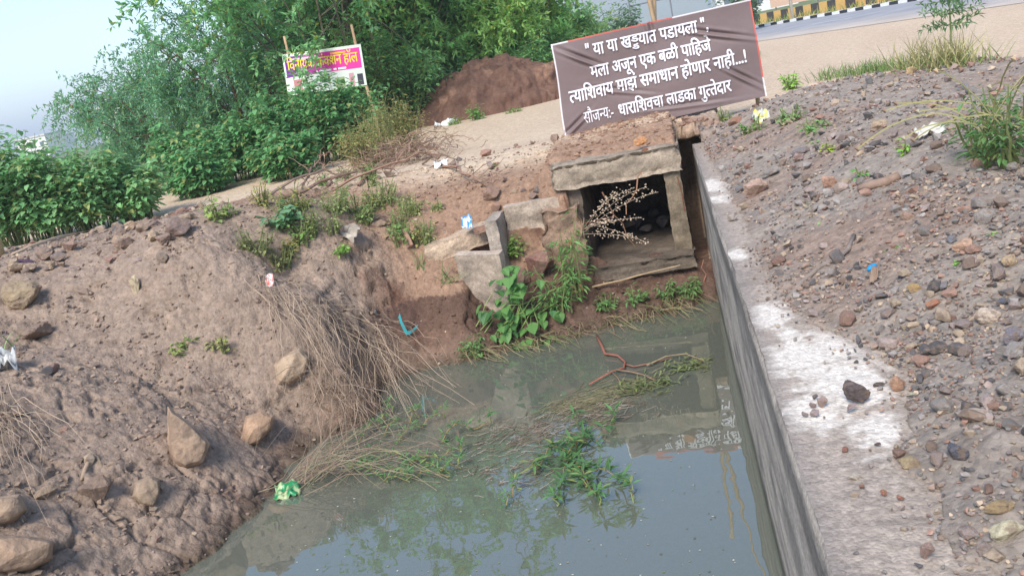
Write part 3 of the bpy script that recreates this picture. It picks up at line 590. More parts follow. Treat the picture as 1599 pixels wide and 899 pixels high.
# ------------------------------------------------------------------ concrete pieces
def noisy_box(lo, hi, step, amp, seed, col, M=None, chip=.0, two=None):
    """subdivided box with rough, chipped faces"""
    lo = np.array(lo, float); hi = np.array(hi, float); bm = bmesh.new(); bmesh.ops.create_cube(bm, size=1)
    n = np.maximum(1, np.round((hi-lo)/step)).astype(int)
    bm2 = MB(); d = hi-lo
    for ax in range(3):
        a, c = [i for i in range(3) if i != ax]
        for sgn in (0, 1):
            U, V = np.meshgrid(np.linspace(0, 1, n[a]+1), np.linspace(0, 1, n[c]+1)); P = np.zeros((U.size, 3)); P[:, a] = U.ravel(); P[:, c] = V.ravel(); P[:, ax] = sgn
            i = np.arange(U.size).reshape(U.shape); q_ = np.stack([i[:-1, :-1], i[:-1, 1:], i[1:, 1:], i[1:, :-1]], -1).reshape(-1, 4)
            if (sgn == 1) == (ax == 1): q_ = q_[:, ::-1]
            bm2.addarr(P, q_, np.zeros((len(P), 3)))
    P = np.concatenate(bm2.v); S = P*d+lo
    cen = (P-.5)*2; e = np.sort(np.abs(cen), axis=1)      # edge closeness
    edge = np.clip((e[:, 1]-.0), 0, 1)
    def nz(s_, k): return np.c_[fbm(S[:, 0]+S[:, 2]*.7, S[:, 1]+S[:, 2]*1.3, s_, 4, seed+k, .6), fbm(S[:, 1]+9+S[:, 2], S[:, 0]-S[:, 2]*.8, s_, 4, seed+k+50, .6), fbm(S[:, 0]*.9+5-S[:, 2]*1.1, S[:, 1]+S[:, 2]*.6, s_, 4, seed+k+90, .6)]
    dist = np.min(np.where(np.abs(np.abs(cen)-1) < 1e-6, 9, (1-np.abs(cen))*d/2), axis=1)   # to nearest edge of the face
    ch = np.exp(-dist/(.35*max(chip, .001)))*chip*np.clip(.45+1.2*nz(.18, 7)[:, 0], 0, 1.5)
    S = S + nz(.25, 1)*amp - np.sign(cen)*(np.abs(np.abs(cen)-1) < 1e-6)*ch[:, None]
    n_ = fbm(S[:, 0]+S[:, 2], S[:, 1]+S[:, 2]*1.4, .3, 5, seed+3, .6); c_ = np.tile(np.array(srgb(*col)), (len(S), 1)); c_ = mixc(c_, srgb(*[v*.72 for v in col]), sst(-.1, .4, n_)*.8); c_ = mixc(c_, srgb(*[min(255, v*1.16) for v in col]), sst(.1, .4, -n_)*.6)
    if two is not None: c_ = mixc(c_, srgb(*two), np.exp(-dist/.03)*.7)
    if M is not None: S = np.array(S)@np.array(M.to_3x3()).T+np.array(M.translation)
    mb = MB(); mb.addarr(S, np.array(bm2.f), c_); return mb
YF = 9.92
cv = empty('box_culvert', (-.6, YF, -1.15), 'broken concrete box culvert with dark opening under the banner', 'culvert')
a = PY(866, 262, YF); b_ = PY(1062, 232, YF); c_ = PY(868, 306, YF)
zt0, zt1 = a[2], b_[2]
Ms = Matrix.Translation((0, 0, 0)) @ Matrix.Rotation(0, 4, 'Y')
noisy_box((-1.42, YF, -.13), (.07, 12.6, .155), .025, .03, 601, (154, 138, 120), None, .12).build('roof_slab', M_conc, cv, smooth=True)
noisy_box((-1.40, YF+.12, -1.2), (-1.12, 12.7, -.10), .04, .04, 611, (116, 102, 88), None, .09).build('side_wall', M_conc, cv, smooth=True)
p0, p1 = PY(1050, 268, YF+.05), PY(1084, 392, YF+.05)
Mr = Matrix.Translation((0, 0, 0))
noisy_box((-.15, YF+.06, -1.16), (.04, 12.7, -.12), .035, .028, 621, (126, 112, 94), None, .05).build('side_wall', M_conc, cv, smooth=True)
noisy_box((-1.15, YF-.2, -1.22), (.06, 12.7, -1.06), .03, .035, 631, (104, 92, 80), None, .12).build('floor_slab', M_conc, cv, smooth=True)
for (q0, q1) in [((-1.30, YF-.03, -.18), (-1.27, YF-.02, -.65)), ((-1.35, YF-.05, -.55), (-.75, YF-.12, -.50)), ((.0, YF-.02, -.2), (.02, YF-.02, -.6))]:
    b = MB(); b.tube([q0, (np.array(q0)+q1)/2+np.array([.01, -.02, .01]), q1], .007, srgb(120, 78, 60), 5)
    b.build('reinforcing_bar', M_bark, cv)
# back of the tunnel and rubble inside
for k in range(10):
    x = R.uniform(-1.0, -.2); y = R.uniform(10.3, 12.4); s = R.uniform(.12, .34)
    put_stone((x, y, -1.06), s, (1, .8, .7), srgb(108, 98, 92), 'dusty stone lying inside the dark culvert', 'stone', 'stones inside the culvert', None, R.choice(BIG), .1)
# upright slab by the water
pb = PY(738, 395, 9.22)
Mb = Matrix.Translation(Vector(PY(745, 398, 9.25))) @ Matrix.Rotation(radians(-14), 4, 'Z') @ Matrix.Rotation(radians(4), 4, 'Y') @ Matrix.Rotation(radians(8), 4, 'X')
mb = noisy_box((-.29, 0, -.95), (.27, .12, 0), .03, .012, 641, (170, 152, 136), Mb, .025, two=(196, 178, 156))
o = mb.build('concrete_slab', M_conc, origin=tuple(Mb @ Vector((0, 0, -.9))), smooth=True); tag(o, 'upright broken concrete slab leaning in the bank beside green creeper', 'slab')
Mb = Matrix.Translation(Vector(PY(716, 366, 9.75))) @ Matrix.Rotation(radians(12), 4, 'Z') @ Matrix.Rotation(radians(-9), 4, 'Y')
mb = noisy_box((-.45, -.06, -.22), (.36, .6, .0), .02, .03, 651, (186, 162, 138), Mb, .05)
o = mb.build('concrete_slab', M_conc, origin=tuple(Mb.translation), smooth=True); tag(o, 'crumbling pale slab with exposed pebbles lying in the reddish bank', 'slab')
cw = empty('channel_wall', (-1.75, 10, -.9), 'broken grey side channel wall between the slab and the culvert', 'wall')
noisy_box((-2.05, 9.98, -1.0), (-1.38, 10.12, -.2), .03, .02, 661, (172, 154, 136), None, .04).build('back_wall', M_conc, cw, smooth=True)
noisy_box((-2.2, 9.5, -1.0), (-2.06, 10.1, -.25), .03, .02, 671, (160, 146, 132), None, .03).build('return_wall', M_conc, cw, smooth=True)
noisy_box((-1.60, 9.72, -1.1), (-1.14, 9.99, -.3), .03, .08, 676, (146, 120, 100), None, .14).build('broken_pier', M_conc, cw, smooth=True)
Mb = Matrix.Translation(Vector(PY(752, 354, 9.6))) @ Matrix.Rotation(radians(-8), 4, 'Y')
o = noisy_box((-.11, 0, -.07), (.11, .1, .0), .02, .008, 681, (150, 118, 100), Mb, .02).build('brick', M_conc, origin=tuple(Mb.translation)); tag(o, 'brown brick on the broken slab beside the blue packet', 'brick')
for k in range(20):
    px_, py_ = R.uniform(760, 895), R.uniform(290, 345); q = G(px_, py_); s_ = R.choice([.08, .1, .14, .2])
    put_stone(q, s_, (1, R.uniform(.6, .9), R.uniform(.5, .9)), srgb(*R.choice([(150, 120, 100), (128, 106, 94), (164, 138, 116), (112, 100, 94)])), 'rough brown lump in the rubble beside the culvert', 'stone', 'rubble beside the culvert', None, R.choice(BIG), .25)
p = PY(1000, 218, 10.02)
put_stone((p[0], 10.08, .2), .2, (1, .8, .95), srgb(196, 140, 96), 'orange sandstone lump on the culvert roof edge below the banner', 'stone', None, (.1, .2, .4), BIG[3], .2)
p = PY(1008, 238, 9.98); put_stone((p[0], 9.99, .13), .09, (1, .8, .8), srgb(150, 96, 72), 'small red stone just under the orange lump on the roof slab', 'stone', None, None, BIG[4], .2)
for k in range(14):
    x = R.uniform(-1.5, .25); y = R.uniform(10.05, 11.8); s = R.choice([.05, .07, .1])
    put_stone((x, y, cover(x, y)), s, (1, .8, .7), srgb(*R.choice([(150, 120, 100), (130, 106, 94), (168, 140, 116)])), 'small brown stone on the earth over the culvert roof', 'stone', 'stones on the culvert roof', None, None, .25)
for k in range(9):
    x = .06+.05*k; y = 11.38+R.uniform(0, .15); put_stone((x, y, cover(x, y)), R.uniform(.1, .2), (1, .8, .8), srgb(*R.choice([(140, 112, 96), (126, 108, 98), (156, 132, 112)])), 'rubble lump at the head of the dark slot by the wall', 'stone', 'rubble at the slot head', None, R.choice(BIG), .35)

# ------------------------------------------------------------------ banner
def raw_text(body):
    cu = bpy.data.curves.new('glyphs', 'FONT'); cu.body = body; cu.resolution_u = 3
    o = bpy.data.objects.new('glyphs', cu); sc.collection.objects.link(o)
    dg = bpy.context.evaluated_depsgraph_get(); me = bpy.data.meshes.new_from_object(o.evaluated_get(dg))
    bpy.data.objects.remove(o); bpy.data.curves.remove(cu); return me
_tw = {}
def text_width(body):
    def mx_(b):
        me = raw_text(b); r_ = max(v.co.x for v in me.vertices); bpy.data.meshes.remove(me); return r_
    if body not in _tw: _tw[body] = mx_(body+'प')-mx_('प')
    return _tw[body]
def compose(tokens):
    """lettering as (verts, faces); (ch,'half',cut) is a half letter, (ch,'stack') a stacked pair"""
    V = []; Fc = []; x = 0.0
    def put(body, dx, sy=1, oy=0, cut=None, ycut=None):
        me = raw_text(body); b2 = bmesh.new(); b2.from_mesh(me); bpy.data.meshes.remove(me)
        g = lambda: b2.verts[:]+b2.edges[:]+b2.faces[:]
        if cut is not None: bmesh.ops.bisect_plane(b2, geom=g(), plane_co=(cut, 0, 0), plane_no=(1, 0, 0), clear_outer=True)
        if ycut is not None: bmesh.ops.bisect_plane(b2, geom=g(), plane_co=(0, ycut, 0), plane_no=(0, 1, 0), clear_outer=True)
        b2.verts.index_update(); n = len(V)
        V.extend((v.co.x+dx, v.co.y*sy+oy) for v in b2.verts); Fc.extend(tuple(v.index+n for v in f.verts) for f in b2.faces); b2.free()
    for t in tokens:
        if isinstance(t, str):
            if t.strip(): put(t, x)
            x += text_width(t)
        elif t[1] == 'half': w = text_width(t[0]); put(t[0], x, cut=w-t[2]); x += w-t[2]
        else: w = text_width(t[0]); put(t[0], x, sy=.62, oy=.24); put(t[0], x, sy=.55, oy=-.16, ycut=.52); x += w
    b3 = bmesh.new(); vs_ = [b3.verts.new((a, b, 0)) for a, b in V]
    for f in Fc:
        try: b3.faces.new([vs_[i] for i in f])
        except ValueError: pass
    bmesh.ops.triangulate(b3, faces=b3.faces[:])
    for _ in range(4):
        lg = [e for e in b3.edges if e.calc_length() > .16]
        if not lg: break
        bmesh.ops.subdivide_edges(b3, edges=lg, cuts=1); bmesh.ops.triangulate(b3, faces=b3.faces[:])
    b3.verts.index_update(); V = [(v.co.x, v.co.y) for v in b3.verts]; Fc = [tuple(v.index for v in f.verts) for f in b3.faces]; b3.free()
    return np.array(V), Fc
I = '\u093f'
BL = [  # tokens, baseline start px, baseline end px, letter height px, boldness
    (['" या या ख', ('ड', 'stack'), 'यात पडायला ",'], (917, 89), (1106, 46.5), 15.5, .022),
    (['मला अजून एक बळी पा', I+'हजे'], (924, 122), (1111, 79), 15.5, .022),
    ([('त', 'half', .2), 'या', I+'श', 'वाय माझं समाधान होणार नाही...!'], (891, 161.5), (1166, 97), 16, .022),
    (['सौज', ('न', 'half', .2), 'य:-'], (913.5, 193), (959, 182.5), 15.5, .006),
    (['धारा', I+'श', 'वचा लाडका गु', ('त', 'half', .2), 'तेदार'], (968, 181), (1143, 142), 15.5, .022)]
TL, TR_, BLc, BR_ = PY(860, 70, 12.12), PY(1172, -1, 12.1), PY(885, 222, 12.12), PY(1198, 150, 12.08)
bn = empty('banner', tuple((BLc+BR_)/2), 'brown printed banner with white lettering on bamboo poles above the culvert', 'banner')
M_flex = material('banner_print', .5, attr=True, nscale=3, namt=.06, spec=.3)
def bsurf(u, v):
    u = np.asarray(u, float); v = np.asarray(v, float)
    P = ((1-u)*(1-v))[..., None]*TL + (u*(1-v))[..., None]*TR_ + ((1-u)*v)[..., None]*BLc + (u*v)[..., None]*BR_
    def crease(u0, v0, ang, ln, wd, a):
        du_, dv_ = (u-u0)*2.65, (v-v0)*1.3; s_ = du_*cos(ang)+dv_*sin(ang); t_ = -du_*sin(ang)+dv_*cos(ang); return a*np.exp(-(s_/ln)**2)*np.sin(t_/wd*3)*np.exp(-(t_/wd)**2)
    d = .02*np.sin(u*pi*3+v*2)+.012*np.sin(v*9+u*4) + crease(.14, .2, .55, .25, .05, .05) + crease(.82, .27, .35, .35, .05, .045) + crease(.9, .75, .7, .25, .05, .04) + crease(.3, .6, .3, .35, .05, .025) + crease(.5, .04, 1.5, .14, .06, .05) + crease(.06, .85, -.6, .2, .05, .04) + crease(.6, .9, .1, .5, .05, .02) + .006*fbm(u*2.6, v*1.3, .3, 3, 401)
    d = d - .05*np.exp(-((u-.5)/.08)**2)*np.exp(-(v/.2)**2)*0
    P = P.copy(); P[..., 1] -= d; P[..., 0] += .012*np.sin(v*6)*(u < .02); return P
U, V = np.meshgrid(np.linspace(0, 1, 220), np.linspace(0, 1, 110)); P = bsurf(U.ravel(), V.ravel()); i = np.arange(U.size).reshape(U.shape); Q = np.stack([i[:-1, :-1], i[1:, :-1], i[1:, 1:], i[:-1, 1:]], -1).reshape(-1, 4)
u_, v_ = U.ravel(), V.ravel(); col = np.tile(np.array(srgb(121, 104, 102)), (len(P), 1))
col = mixc(col, srgb(208, 98, 84), ((v_ < .014) & (u_ > .09) & (u_ < .62))*.8+((u_ > .992)*.9)*(v_ < .8)); col = mixc(col, srgb(226, 220, 220), ((v_ < .014) & ((u_ <= .09) | (u_ >= .62)))*.9+(u_ < .006)*.9+((u_ > .992) & (v_ >= .8))*.9)
col = np.clip(col, 0, 1)
me = fast_mesh('banner_sheet', P-np.array(bn.location), Q, col); me.materials.append(M_flex); sheet = link(bpy.data.objects.new('banner_sheet', me), bn)
B4 = np.c_[np.array([TL, TR_, BLc, BR_])]
def plane_uv(px, py):
    # pixel -> (u,v) on the flat banner
    d = ray(px, py); u, v = .5, .5
    for _ in range(12):
        def res(u, v):
            p = (1-u)*(1-v)*TL+u*(1-v)*TR_+(1-u)*v*BLc+u*v*BR_-CAM; w = p@fw; return np.array([799.5+F*(p@rt)/w-px, 449.5-F*(p@up)/w-py])
        r_ = res(u, v); J = np.c_[(res(u+1e-4, v)-r_)/1e-4, (res(u, v+1e-4)-r_)/1e-4]; s_ = np.linalg.solve(J, -r_); u += s_[0]; v += s_[1]
    return u, v
M_ink = material('white_ink', .6, color=srgb(236, 232, 236), namt=0)
for toks, a_, b_, hpx, bold in BL:
    T, Fc = compose(toks); x0, x1 = T[:, 0].min(), T[:, 0].max()
    ua, va = plane_uv(*a_); ub, vb = plane_uv(*b_); hv = hpx/148.
    mb = MB(); xn = (T[:, 0]-x0)/(x1-x0); wid = (ub-ua)
    k = 0
    for dx in (-bold, 0, bold):
        for dy in ((-bold*.6, bold*.6) if bold > .01 else (0,)):
            xs = xn+dx/(x1-x0); uu_ = ua+(ub-ua)*xs; vv_ = va+(vb-va)*xs-(T[:, 1]+dy)/.62*hv*1.08
            p = bsurf(uu_, vv_); p[:, 1] -= .015+.0008*k; k += 1
            mb.add(p, Fc, (1, 1, 1))
    mb.build('lettering', M_ink, bn).parent = sheet
bc = srgb(176, 150, 116)
def pole(nm, p0, p1, r_, par, col=bc):
    p0 = np.array(p0, float); p1 = np.array(p1, float); n = 14; pts = []; rr = []
    for k in range(n+1):
        t = k/n; pts.append(p0+(p1-p0)*t+np.array([.012*sin(t*7), .01*cos(t*5), 0])); rr.append(r_*(1-.25*t)*(1.12 if k % 3 == 0 else 1))
    mb = MB(); mb.tube(pts, rr, col, 8); return mb.build(nm, M_bamboo, par, smooth=True)
pt = PY(1018, 8, 12.22); zb = .1
pole('pole', (pt[0]+.06, 12.3, zb), (pt[0]-.08, 12.24, 3.1), .032, bn)
pole('pole', (TL[0]+.12, 12.3, 0), (TL[0]+.10, 12.2, 1.42), .03, bn)
pole('pole', (pt[0]-.22, 12.42, .0), (pt[0]+.48, 12.36, 5.0), .032, bn)
pole('pole', (TR_[0]-.06, 12.3, .1), (TR_[0]-.10, 12.2, 1.5), .03, bn)

# ------------------------------------------------------------------ plants
def leafquads(mb, P, D, Nn, Ln, Wd, col, cup=.12, broad=False):
    n = len(P); D = D/(np.linalg.norm(D, axis=1, keepdims=True)+1e-9); S = np.cross(D, Nn); S /= np.linalg.norm(S, axis=1, keepdims=True)+1e-9; N2 = np.cross(S, D)
    Ln = np.broadcast_to(Ln, n)[:, None]; Wd = np.broadcast_to(Wd, n)[:, None]
    if broad:
        v = np.stack([P, P+D*Ln*.22+S*Wd*.48+N2*Ln*cup, P+D*Ln*.6+S*Wd*.36+N2*Ln*cup*.6, P+D*Ln-N2*Ln*.1, P+D*Ln*.6-S*Wd*.36+N2*Ln*cup*.6, P+D*Ln*.22-S*Wd*.48+N2*Ln*cup], 1).reshape(-1, 3)
        b0 = np.arange(n)[:, None]*6; f = np.concatenate([b0+np.array([[0, 1, 2, 3]]), b0+np.array([[0, 3, 4, 5]])]); k = 6
    else:
        v = np.stack([P, P+D*Ln*.45+S*Wd*.5+N2*Ln*cup, P+D*Ln, P+D*Ln*.45-S*Wd*.5+N2*Ln*cup], 1).reshape(-1, 3); f = np.arange(n)[:, None]*4+np.array([[0, 1, 2, 3]]); k = 4
    mb.addarr(v, f, np.repeat(col, k, 0))
def leafcols(n, base, var=.25, alt=None, altp=.1):
    c = 1.3*np.array(srgb(*base))[None]*(1+NR.uniform(-var, var, (n, 1)))*(1+NR.uniform(-.08, .08, (n, 3)))
    if alt is not None: k = NR.uniform(0, 1, n) < altp; c[k] = np.array(srgb(*alt))*(1+NR.uniform(-.2, .2, (k.sum(), 1)))
    return np.clip(c, 0, 1)
def rnd(n): v = NR.normal(0, 1, (n, 3)); return v/np.linalg.norm(v, axis=1, keepdims=True)
def curve(p, d, ln, n, droop, wob=.15):
    pts = [np.array(p, float)]; d = np.array(d, float); d /= np.linalg.norm(d)
    for k in range(n):
        d = d+NR.normal(0, wob/n**.5, 3)+np.array([0, 0, -droop/n]); d /= np.linalg.norm(d); pts.append(pts[-1]+d*ln/n)
    return np.array(pts)
def tree(name, label, base, H, limbs, subs, twigs, leafL, leafW, col, lean=(0, 0), spread=.8, droop=.8, tdroop=.9, group=None, alt=None, altp=.05, bark=(120, 92, 76), r0=.10, nodes=9, per=3, twl=.8):
    t = empty(name, tuple(base), label, 'tree', group); wood = MB(); P = []; D = []
    for i in range(limbs):
        a = 2*pi*(i+R.random()*.7)/limbs; e = R.uniform(.35, 1)*spread
        d = np.array([cos(a)*e+lean[0], sin(a)*e*.8+lean[1], 1.0]); ln = H*R.uniform(.8, 1.1)
        lp = curve(np.array(base)+np.array([cos(a)*.15, sin(a)*.15, -.05]), d, ln, 9, droop*R.uniform(.5, 1.1), .25); wood.tube(lp, np.linspace(r0*R.uniform(.6, 1), .012, len(lp)), srgb(*bark), 6)
        for j in range(subs):
            k = R.randint(3, 9); ld = lp[min(k, 9)]-lp[k-1]; ld /= np.linalg.norm(ld); sdir = ld*.6+rnd(1)[0]*.8+np.array([lean[0]*.6, 0, .15])
            sp = curve(lp[k], sdir, H*R.uniform(.22, .42)*(1.25-k*.06), 7, droop*R.uniform(.6, 1.3), .3); wood.tube(sp, np.linspace(.022, .006, len(sp)), srgb(*bark), 3, False)
            for m_ in range(twigs):
                q_ = R.randint(2, 7); td = (sp[q_]-sp[q_-1]); td /= np.linalg.norm(td)+1e-9
                tp = curve(sp[q_], td*.7+rnd(1)[0]*.7, twl*R.uniform(.5, 1.2), nodes, tdroop, .2)
                for s_ in range(per):
                    P.append(tp[1:]+NR.normal(0, .015, (nodes, 3))); dd = np.diff(tp, axis=0); D.append(dd/np.linalg.norm(dd, axis=1, keepdims=True)*.5+rnd(nodes)*.8)
    P = np.concatenate(P); D = np.concatenate(D); n = len(P); lv = MB()
    leafquads(lv, P, D, np.array([[0, 0, 1.]])+rnd(n)*.7, leafL*NR.uniform(.6, 1.3, n), leafW*NR.uniform(.7, 1.3, n), 1.35*leafcols(n, col, .3, alt, altp))
    wood.build('trunk', M_bark, t, smooth=True); lv.build('crown', M_leaf, t); return t
def bush(name, label, base, H, hw, nst, nl, leafL, leafW, col, cat='bush', group=None, alt=None, altp=.05, broad=True, depth=.8):
    t = empty(name, tuple(base), label, cat, group); wood = MB(); P = []; D = []; Nn = []
    for i in range(nst):
        a = R.uniform(0, 2*pi); rr = R.random()**.5; off = np.array([cos(a)*hw*rr*.75, sin(a)*hw*depth*rr*.75, 0]); top = H*(1-.3*rr*rr)*R.choice([R.uniform(.45, .8), R.uniform(.75, 1.0), R.uniform(.9, 1.15)])
        p0 = np.array(base)+off*.6+np.array([0, 0, -.03]); sp = curve(p0, np.array([off[0]*.55/max(H, .1), off[1]*.55/max(H, .1), 1]), top, 8, .12, .3)
        wood.tube(sp, np.linspace(.012, .004, 9), srgb(104, 112, 70), 3, False)
        ts = NR.uniform(.15, 1, nl)**.7; idx_ = np.minimum((ts*8).astype(int), 7); fr_ = ts*8-idx_; pp = sp[idx_]*(1-fr_)[:, None]+sp[idx_+1]*fr_[:, None]
        ang = NR.uniform(0, 2*pi, nl); outd = np.c_[np.cos(ang), np.sin(ang), NR.uniform(-.5, .35, nl)]; pp = pp+outd*NR.uniform(.02, .16, nl)[:, None]*min(1, H)
        P.append(pp); D.append(outd+rnd(nl)*.25+np.array([0, 0, -.25])); Nn.append(np.array([[0, 0, 1.]])+outd*.35+rnd(nl)*.35)
    P = np.concatenate(P); n = len(P); lv = MB()
    leafquads(lv, P, np.concatenate(D), np.concatenate(Nn), (lf_ := NR.uniform(.35, 1.3, n))*leafL, leafW*lf_*NR.uniform(.75, 1.15, n), leafcols(n, col, .22, alt, altp), .1, broad)
    wood.build('stems', M_dry, t); lv.build('foliage', M_leaf, t); return t
def at(px, py_foot, Yd, z=None):
    p = PY(px, py_foot, Yd); return np.array([p[0], Yd, gz(p[0], Yd) if z is None else z])
# leafy bushes behind the bank crest
BU = [(8, 232, 44, 13.6, 'broad-leaved green bush at the far low end of the crest'), (75, 236, 52, 13.9, 'pale green leafy bush behind the cobble row beside the stick'), (150, 240, 55, 14.3, 'rounded leafy bush behind the middle of the cobble row'), (222, 252, 42, 14.8, 'yellowing leafy bush at the end of the cobble row'),
      (300, 205, 55, 18.6, 'dark green bush below the feathery tree where the track ends'), (375, 192, 58, 18.8, 'dense green bush under the feathery tree trunks'), (440, 160, 58, 18.6, 'tall green bush hiding the pink sign foot'), (505, 128, 62, 18.8, 'tallest leafy bush in front of the pink sign'), (556, 128, 40, 19.4, 'leafy bush at the right post of the pink sign'), (335, 235, 46, 17.3, 'low dark bush at the edge of the dirt track'), (470, 205, 46, 17.2, 'leafy bush beside the dirt track below the pink sign')]
for k, (px, top, hw, Yd, lab) in enumerate(BU):
    z = 0; p = at(px, top+110, Yd); s_ = ppm(p); hgt = PY(px, top, Yd)[2]-p[2]
    dark = k >= 4
    bush('leafy_bush', lab, p, max(hgt, .6)*1.28, hw/s_*1.3, 62, 60, .125, .105, (124, 166, 112) if not dark else (100, 148, 94), alt=(158, 168, 104), altp=.14)
for px, top, hw, Yd, lab in [(600, 165, 52, 16.6, 'pale yellow-green dry shrub behind the brush pile'), (640, 168, 30, 17.2, 'straw-coloured shrub between brush pile and soil heap'), (572, 195, 36, 15.8, 'faded shrub at the left of the brush pile')]:
    p = at(px, top+70, Yd); bush('dry_shrub', lab, p, (PY(px, top, Yd)[2]-p[2])*1.3, hw/ppm(p)*1.1, 50, 46, .07, .022, (156, 156, 98), alt=(170, 140, 96), altp=.3, broad=False)
# feathery tree and thicket
b0 = at(392, 262, 25.5)
R.seed(5); NR = np.random.default_rng(5)
tree('acacia_tree', 'wide feathery thorn tree with drooping branches against the sky', b0, 4.7, 18, 11, 11, .14, .042, (96, 134, 100), lean=(-.5, -.05), spread=1.15, droop=.9, tdroop=1.2, alt=(120, 142, 80), altp=.12, r0=.09, nodes=10, per=3, twl=1.0)
TH = [(540, -210, 24.6, 'slender feathery tree at the thicket edge behind the pink sign'), (590, -260, 26, 'tallest tree of the thicket behind the pink sign post'), (630, -150, 28, 'bushy tree of the thicket above the dry shrub'), (700, -120, 30, 'dense thicket tree standing behind the soil heap'), (770, -70, 29.5, 'yellow-green thicket tree above the soil heap top'), (832, -20, 31, 'thicket tree beside the banner corner'), (884, 22, 33, 'smallest thicket tree next to the open sky'), (520, -60, 34, 'dark tree deep in the thicket behind the sign'), (660, -40, 36, 'dark tree deep in the thicket behind the heap')]
for k, (px, top, Yd, lab) in enumerate(TH):
    p = at(px, 140+(800-px)*.217, Yd); p[2] = 0; hh = PY(px, top, Yd)[2] if k > 1 else 10.2+.8*k
    tree('thicket_tree', lab, p, hh*.92, 8, 10, 11, .21, .085, [(108, 148, 98), (108, 148, 94), (118, 156, 94), (112, 150, 96), (132, 162, 92), (122, 158, 96), (122, 152, 102), (90, 126, 86), (90, 124, 84)][k], spread=.42, droop=.35, tdroop=.5, alt=(150, 156, 70), altp=.08, bark=(112, 104, 86), r0=.055, nodes=8, per=3, twl=.9)
for px, top, hw, Yd, lab in [(545, 0, 62, 24.2, 'tall leafy undergrowth directly behind the pink sign'), (610, 15, 62, 25.2, 'tall leafy undergrowth under the thicket trees'), (670, 20, 55, 28.0, 'tall leafy undergrowth above the dry shrub'), (478, 50, 42, 24.0, 'leafy undergrowth between the thorn tree and the pink sign'), (640, 105, 60, 25.5, 'undergrowth shrub at the foot of the thicket beside the heap'), (700, 95, 40, 26.5, 'green undergrowth directly behind the soil heap'), (560, 110, 50, 26, 'undergrowth behind the pink sign post'), (760, 60, 50, 27.5, 'tall undergrowth behind the heap top'), (840, 55, 45, 27, 'undergrowth beside the banner top corner'), (900, 45, 40, 30, 'low bush by the banner top edge'), (950, 45, 26, 33, 'distant round bush showing above the banner top edge'), (480, 130, 50, 25, 'undergrowth between feathery tree and pink sign'), (330, 190, 60, 28, 'far undergrowth below the feathery tree'), (245, 215, 50, 30, 'far grey-green bush beyond the leafy bushes')]:
    p = at(px, top+90, Yd); p[2] = 0; bush('undergrowth_shrub', lab, p, max(1, PY(px, top, Yd)[2]), hw/ppm(p)*1.1, 58, 60, .18, .08, (106, 148, 92), cat='shrub', alt=(140, 150, 70), altp=.12, broad=False)

# ------------------------------------------------------------------ soil heap and pink sign
hp = at(775, 190, 26.2); hp[2] = 0
U, V = np.meshgrid(np.linspace(-2.6, 2.6, 150), np.linspace(-2.2, 2.2, 110)); u_, v_ = U.ravel(), V.ravel()
rr = np.hypot(u_/2.45, v_/1.9)+.12*fbm(u_, v_, 1.2, 2, 499); hh = 1.3*np.clip(1-rr**2.2, 0, 1)**.85*(1+.02*np.tanh(u_))+.10*fbm(u_, v_, .8, 3, 501); hh = np.where(rr > .99, -.25, hh)
dsp = .16*pn3(u_/.5, v_/.5, hh/.5, 511)+.11*pn3(u_/.2, v_/.2, hh/.2, 512)+.06*pn3(u_/.09, v_/.09, hh/.09, 513); nrm_ = np.c_[u_/2.45, v_/1.9, np.full(len(u_), .55)]; nrm_ /= np.linalg.norm(nrm_, axis=1)[:, None]
i = np.arange(U.size).reshape(U.shape); Q = np.stack([i[:-1, :-1], i[:-1, 1:], i[1:, 1:], i[1:, :-1]], -1).reshape(-1, 4); Q = Q[rr[Q].min(1) < 1.08]
n_ = fbm(u_, v_, .5, 4, 511, .6); col = np.tile(np.array(srgb(112, 84, 70)), (len(u_), 1)); col = mixc(col, srgb(82, 60, 50), sst(0, .4, n_)*.7); col = mixc(col, srgb(160, 124, 100), sst(.1, .4, -n_)*.6)
me = fast_mesh('soil_heap', np.c_[u_, v_, hh]+nrm_*dsp[:, None], Q, col); me.materials.append(M_ground); o = link(bpy.data.objects.new('soil_heap', me)); o.location = hp; o.scale = (1.09, 1.09, 1.09); tag(o, 'reddish brown heap of dumped soil beside the dirt track', 'heap')
def heapz(x, y):
    j = int(round((x+2.6)/5.2*149)); k = int(round((y+2.2)/4.4*109)); return float(hh[k*150+j])
YS = 22.5
sg = empty('pink_sign', tuple(at(510, 200, YS, 0)), 'pink and purple hall sign on two wooden posts behind the bushes', 'sign')
q0, q1, q2, q3 = PY(440, 86, YS), PY(563, 69, YS), PY(450, 150, YS), PY(573, 133, YS)
def sgp(u, v, d=0): u = np.asarray(u, float)[..., None]; v = np.asarray(v, float)[..., None]; return (1-u)*(1-v)*q0+u*(1-v)*q1+(1-u)*v*q2+u*v*q3-np.array([0, d, 0])
def sgrect(mb, u0, v0, u1, v1, d, col, nu=1):
    us = np.linspace(u0, u1, nu+1); P = np.concatenate([sgp(us, us*0+v0, d), sgp(us, us*0+v1, d)]); cc = np.array([srgb(*(col(u) if callable(col) else col)) for u in us]); mb.addarr(P, np.array([(k, nu+1+k, nu+2+k, k+1) for k in range(nu)]), np.concatenate([cc, cc]))
mb = MB(); sgrect(mb, 0, 0, 1, 1, 0, (226, 234, 214)); P0 = mb.v[0]; mb.add(P0+np.array([0, .03, 0]), [(0, 1, 3, 2)], srgb(150, 150, 150)); sboard = mb.build('board', M_paint, sg)
mb = MB(); sgrect(mb, .025, .07, .975, .56, .006, lambda u: (110+120*min(1, u*1.6), 44+24*u, 150+10*u), 16); mb.build('printed_panel', M_flex, sg).parent = sboard
mb = MB()
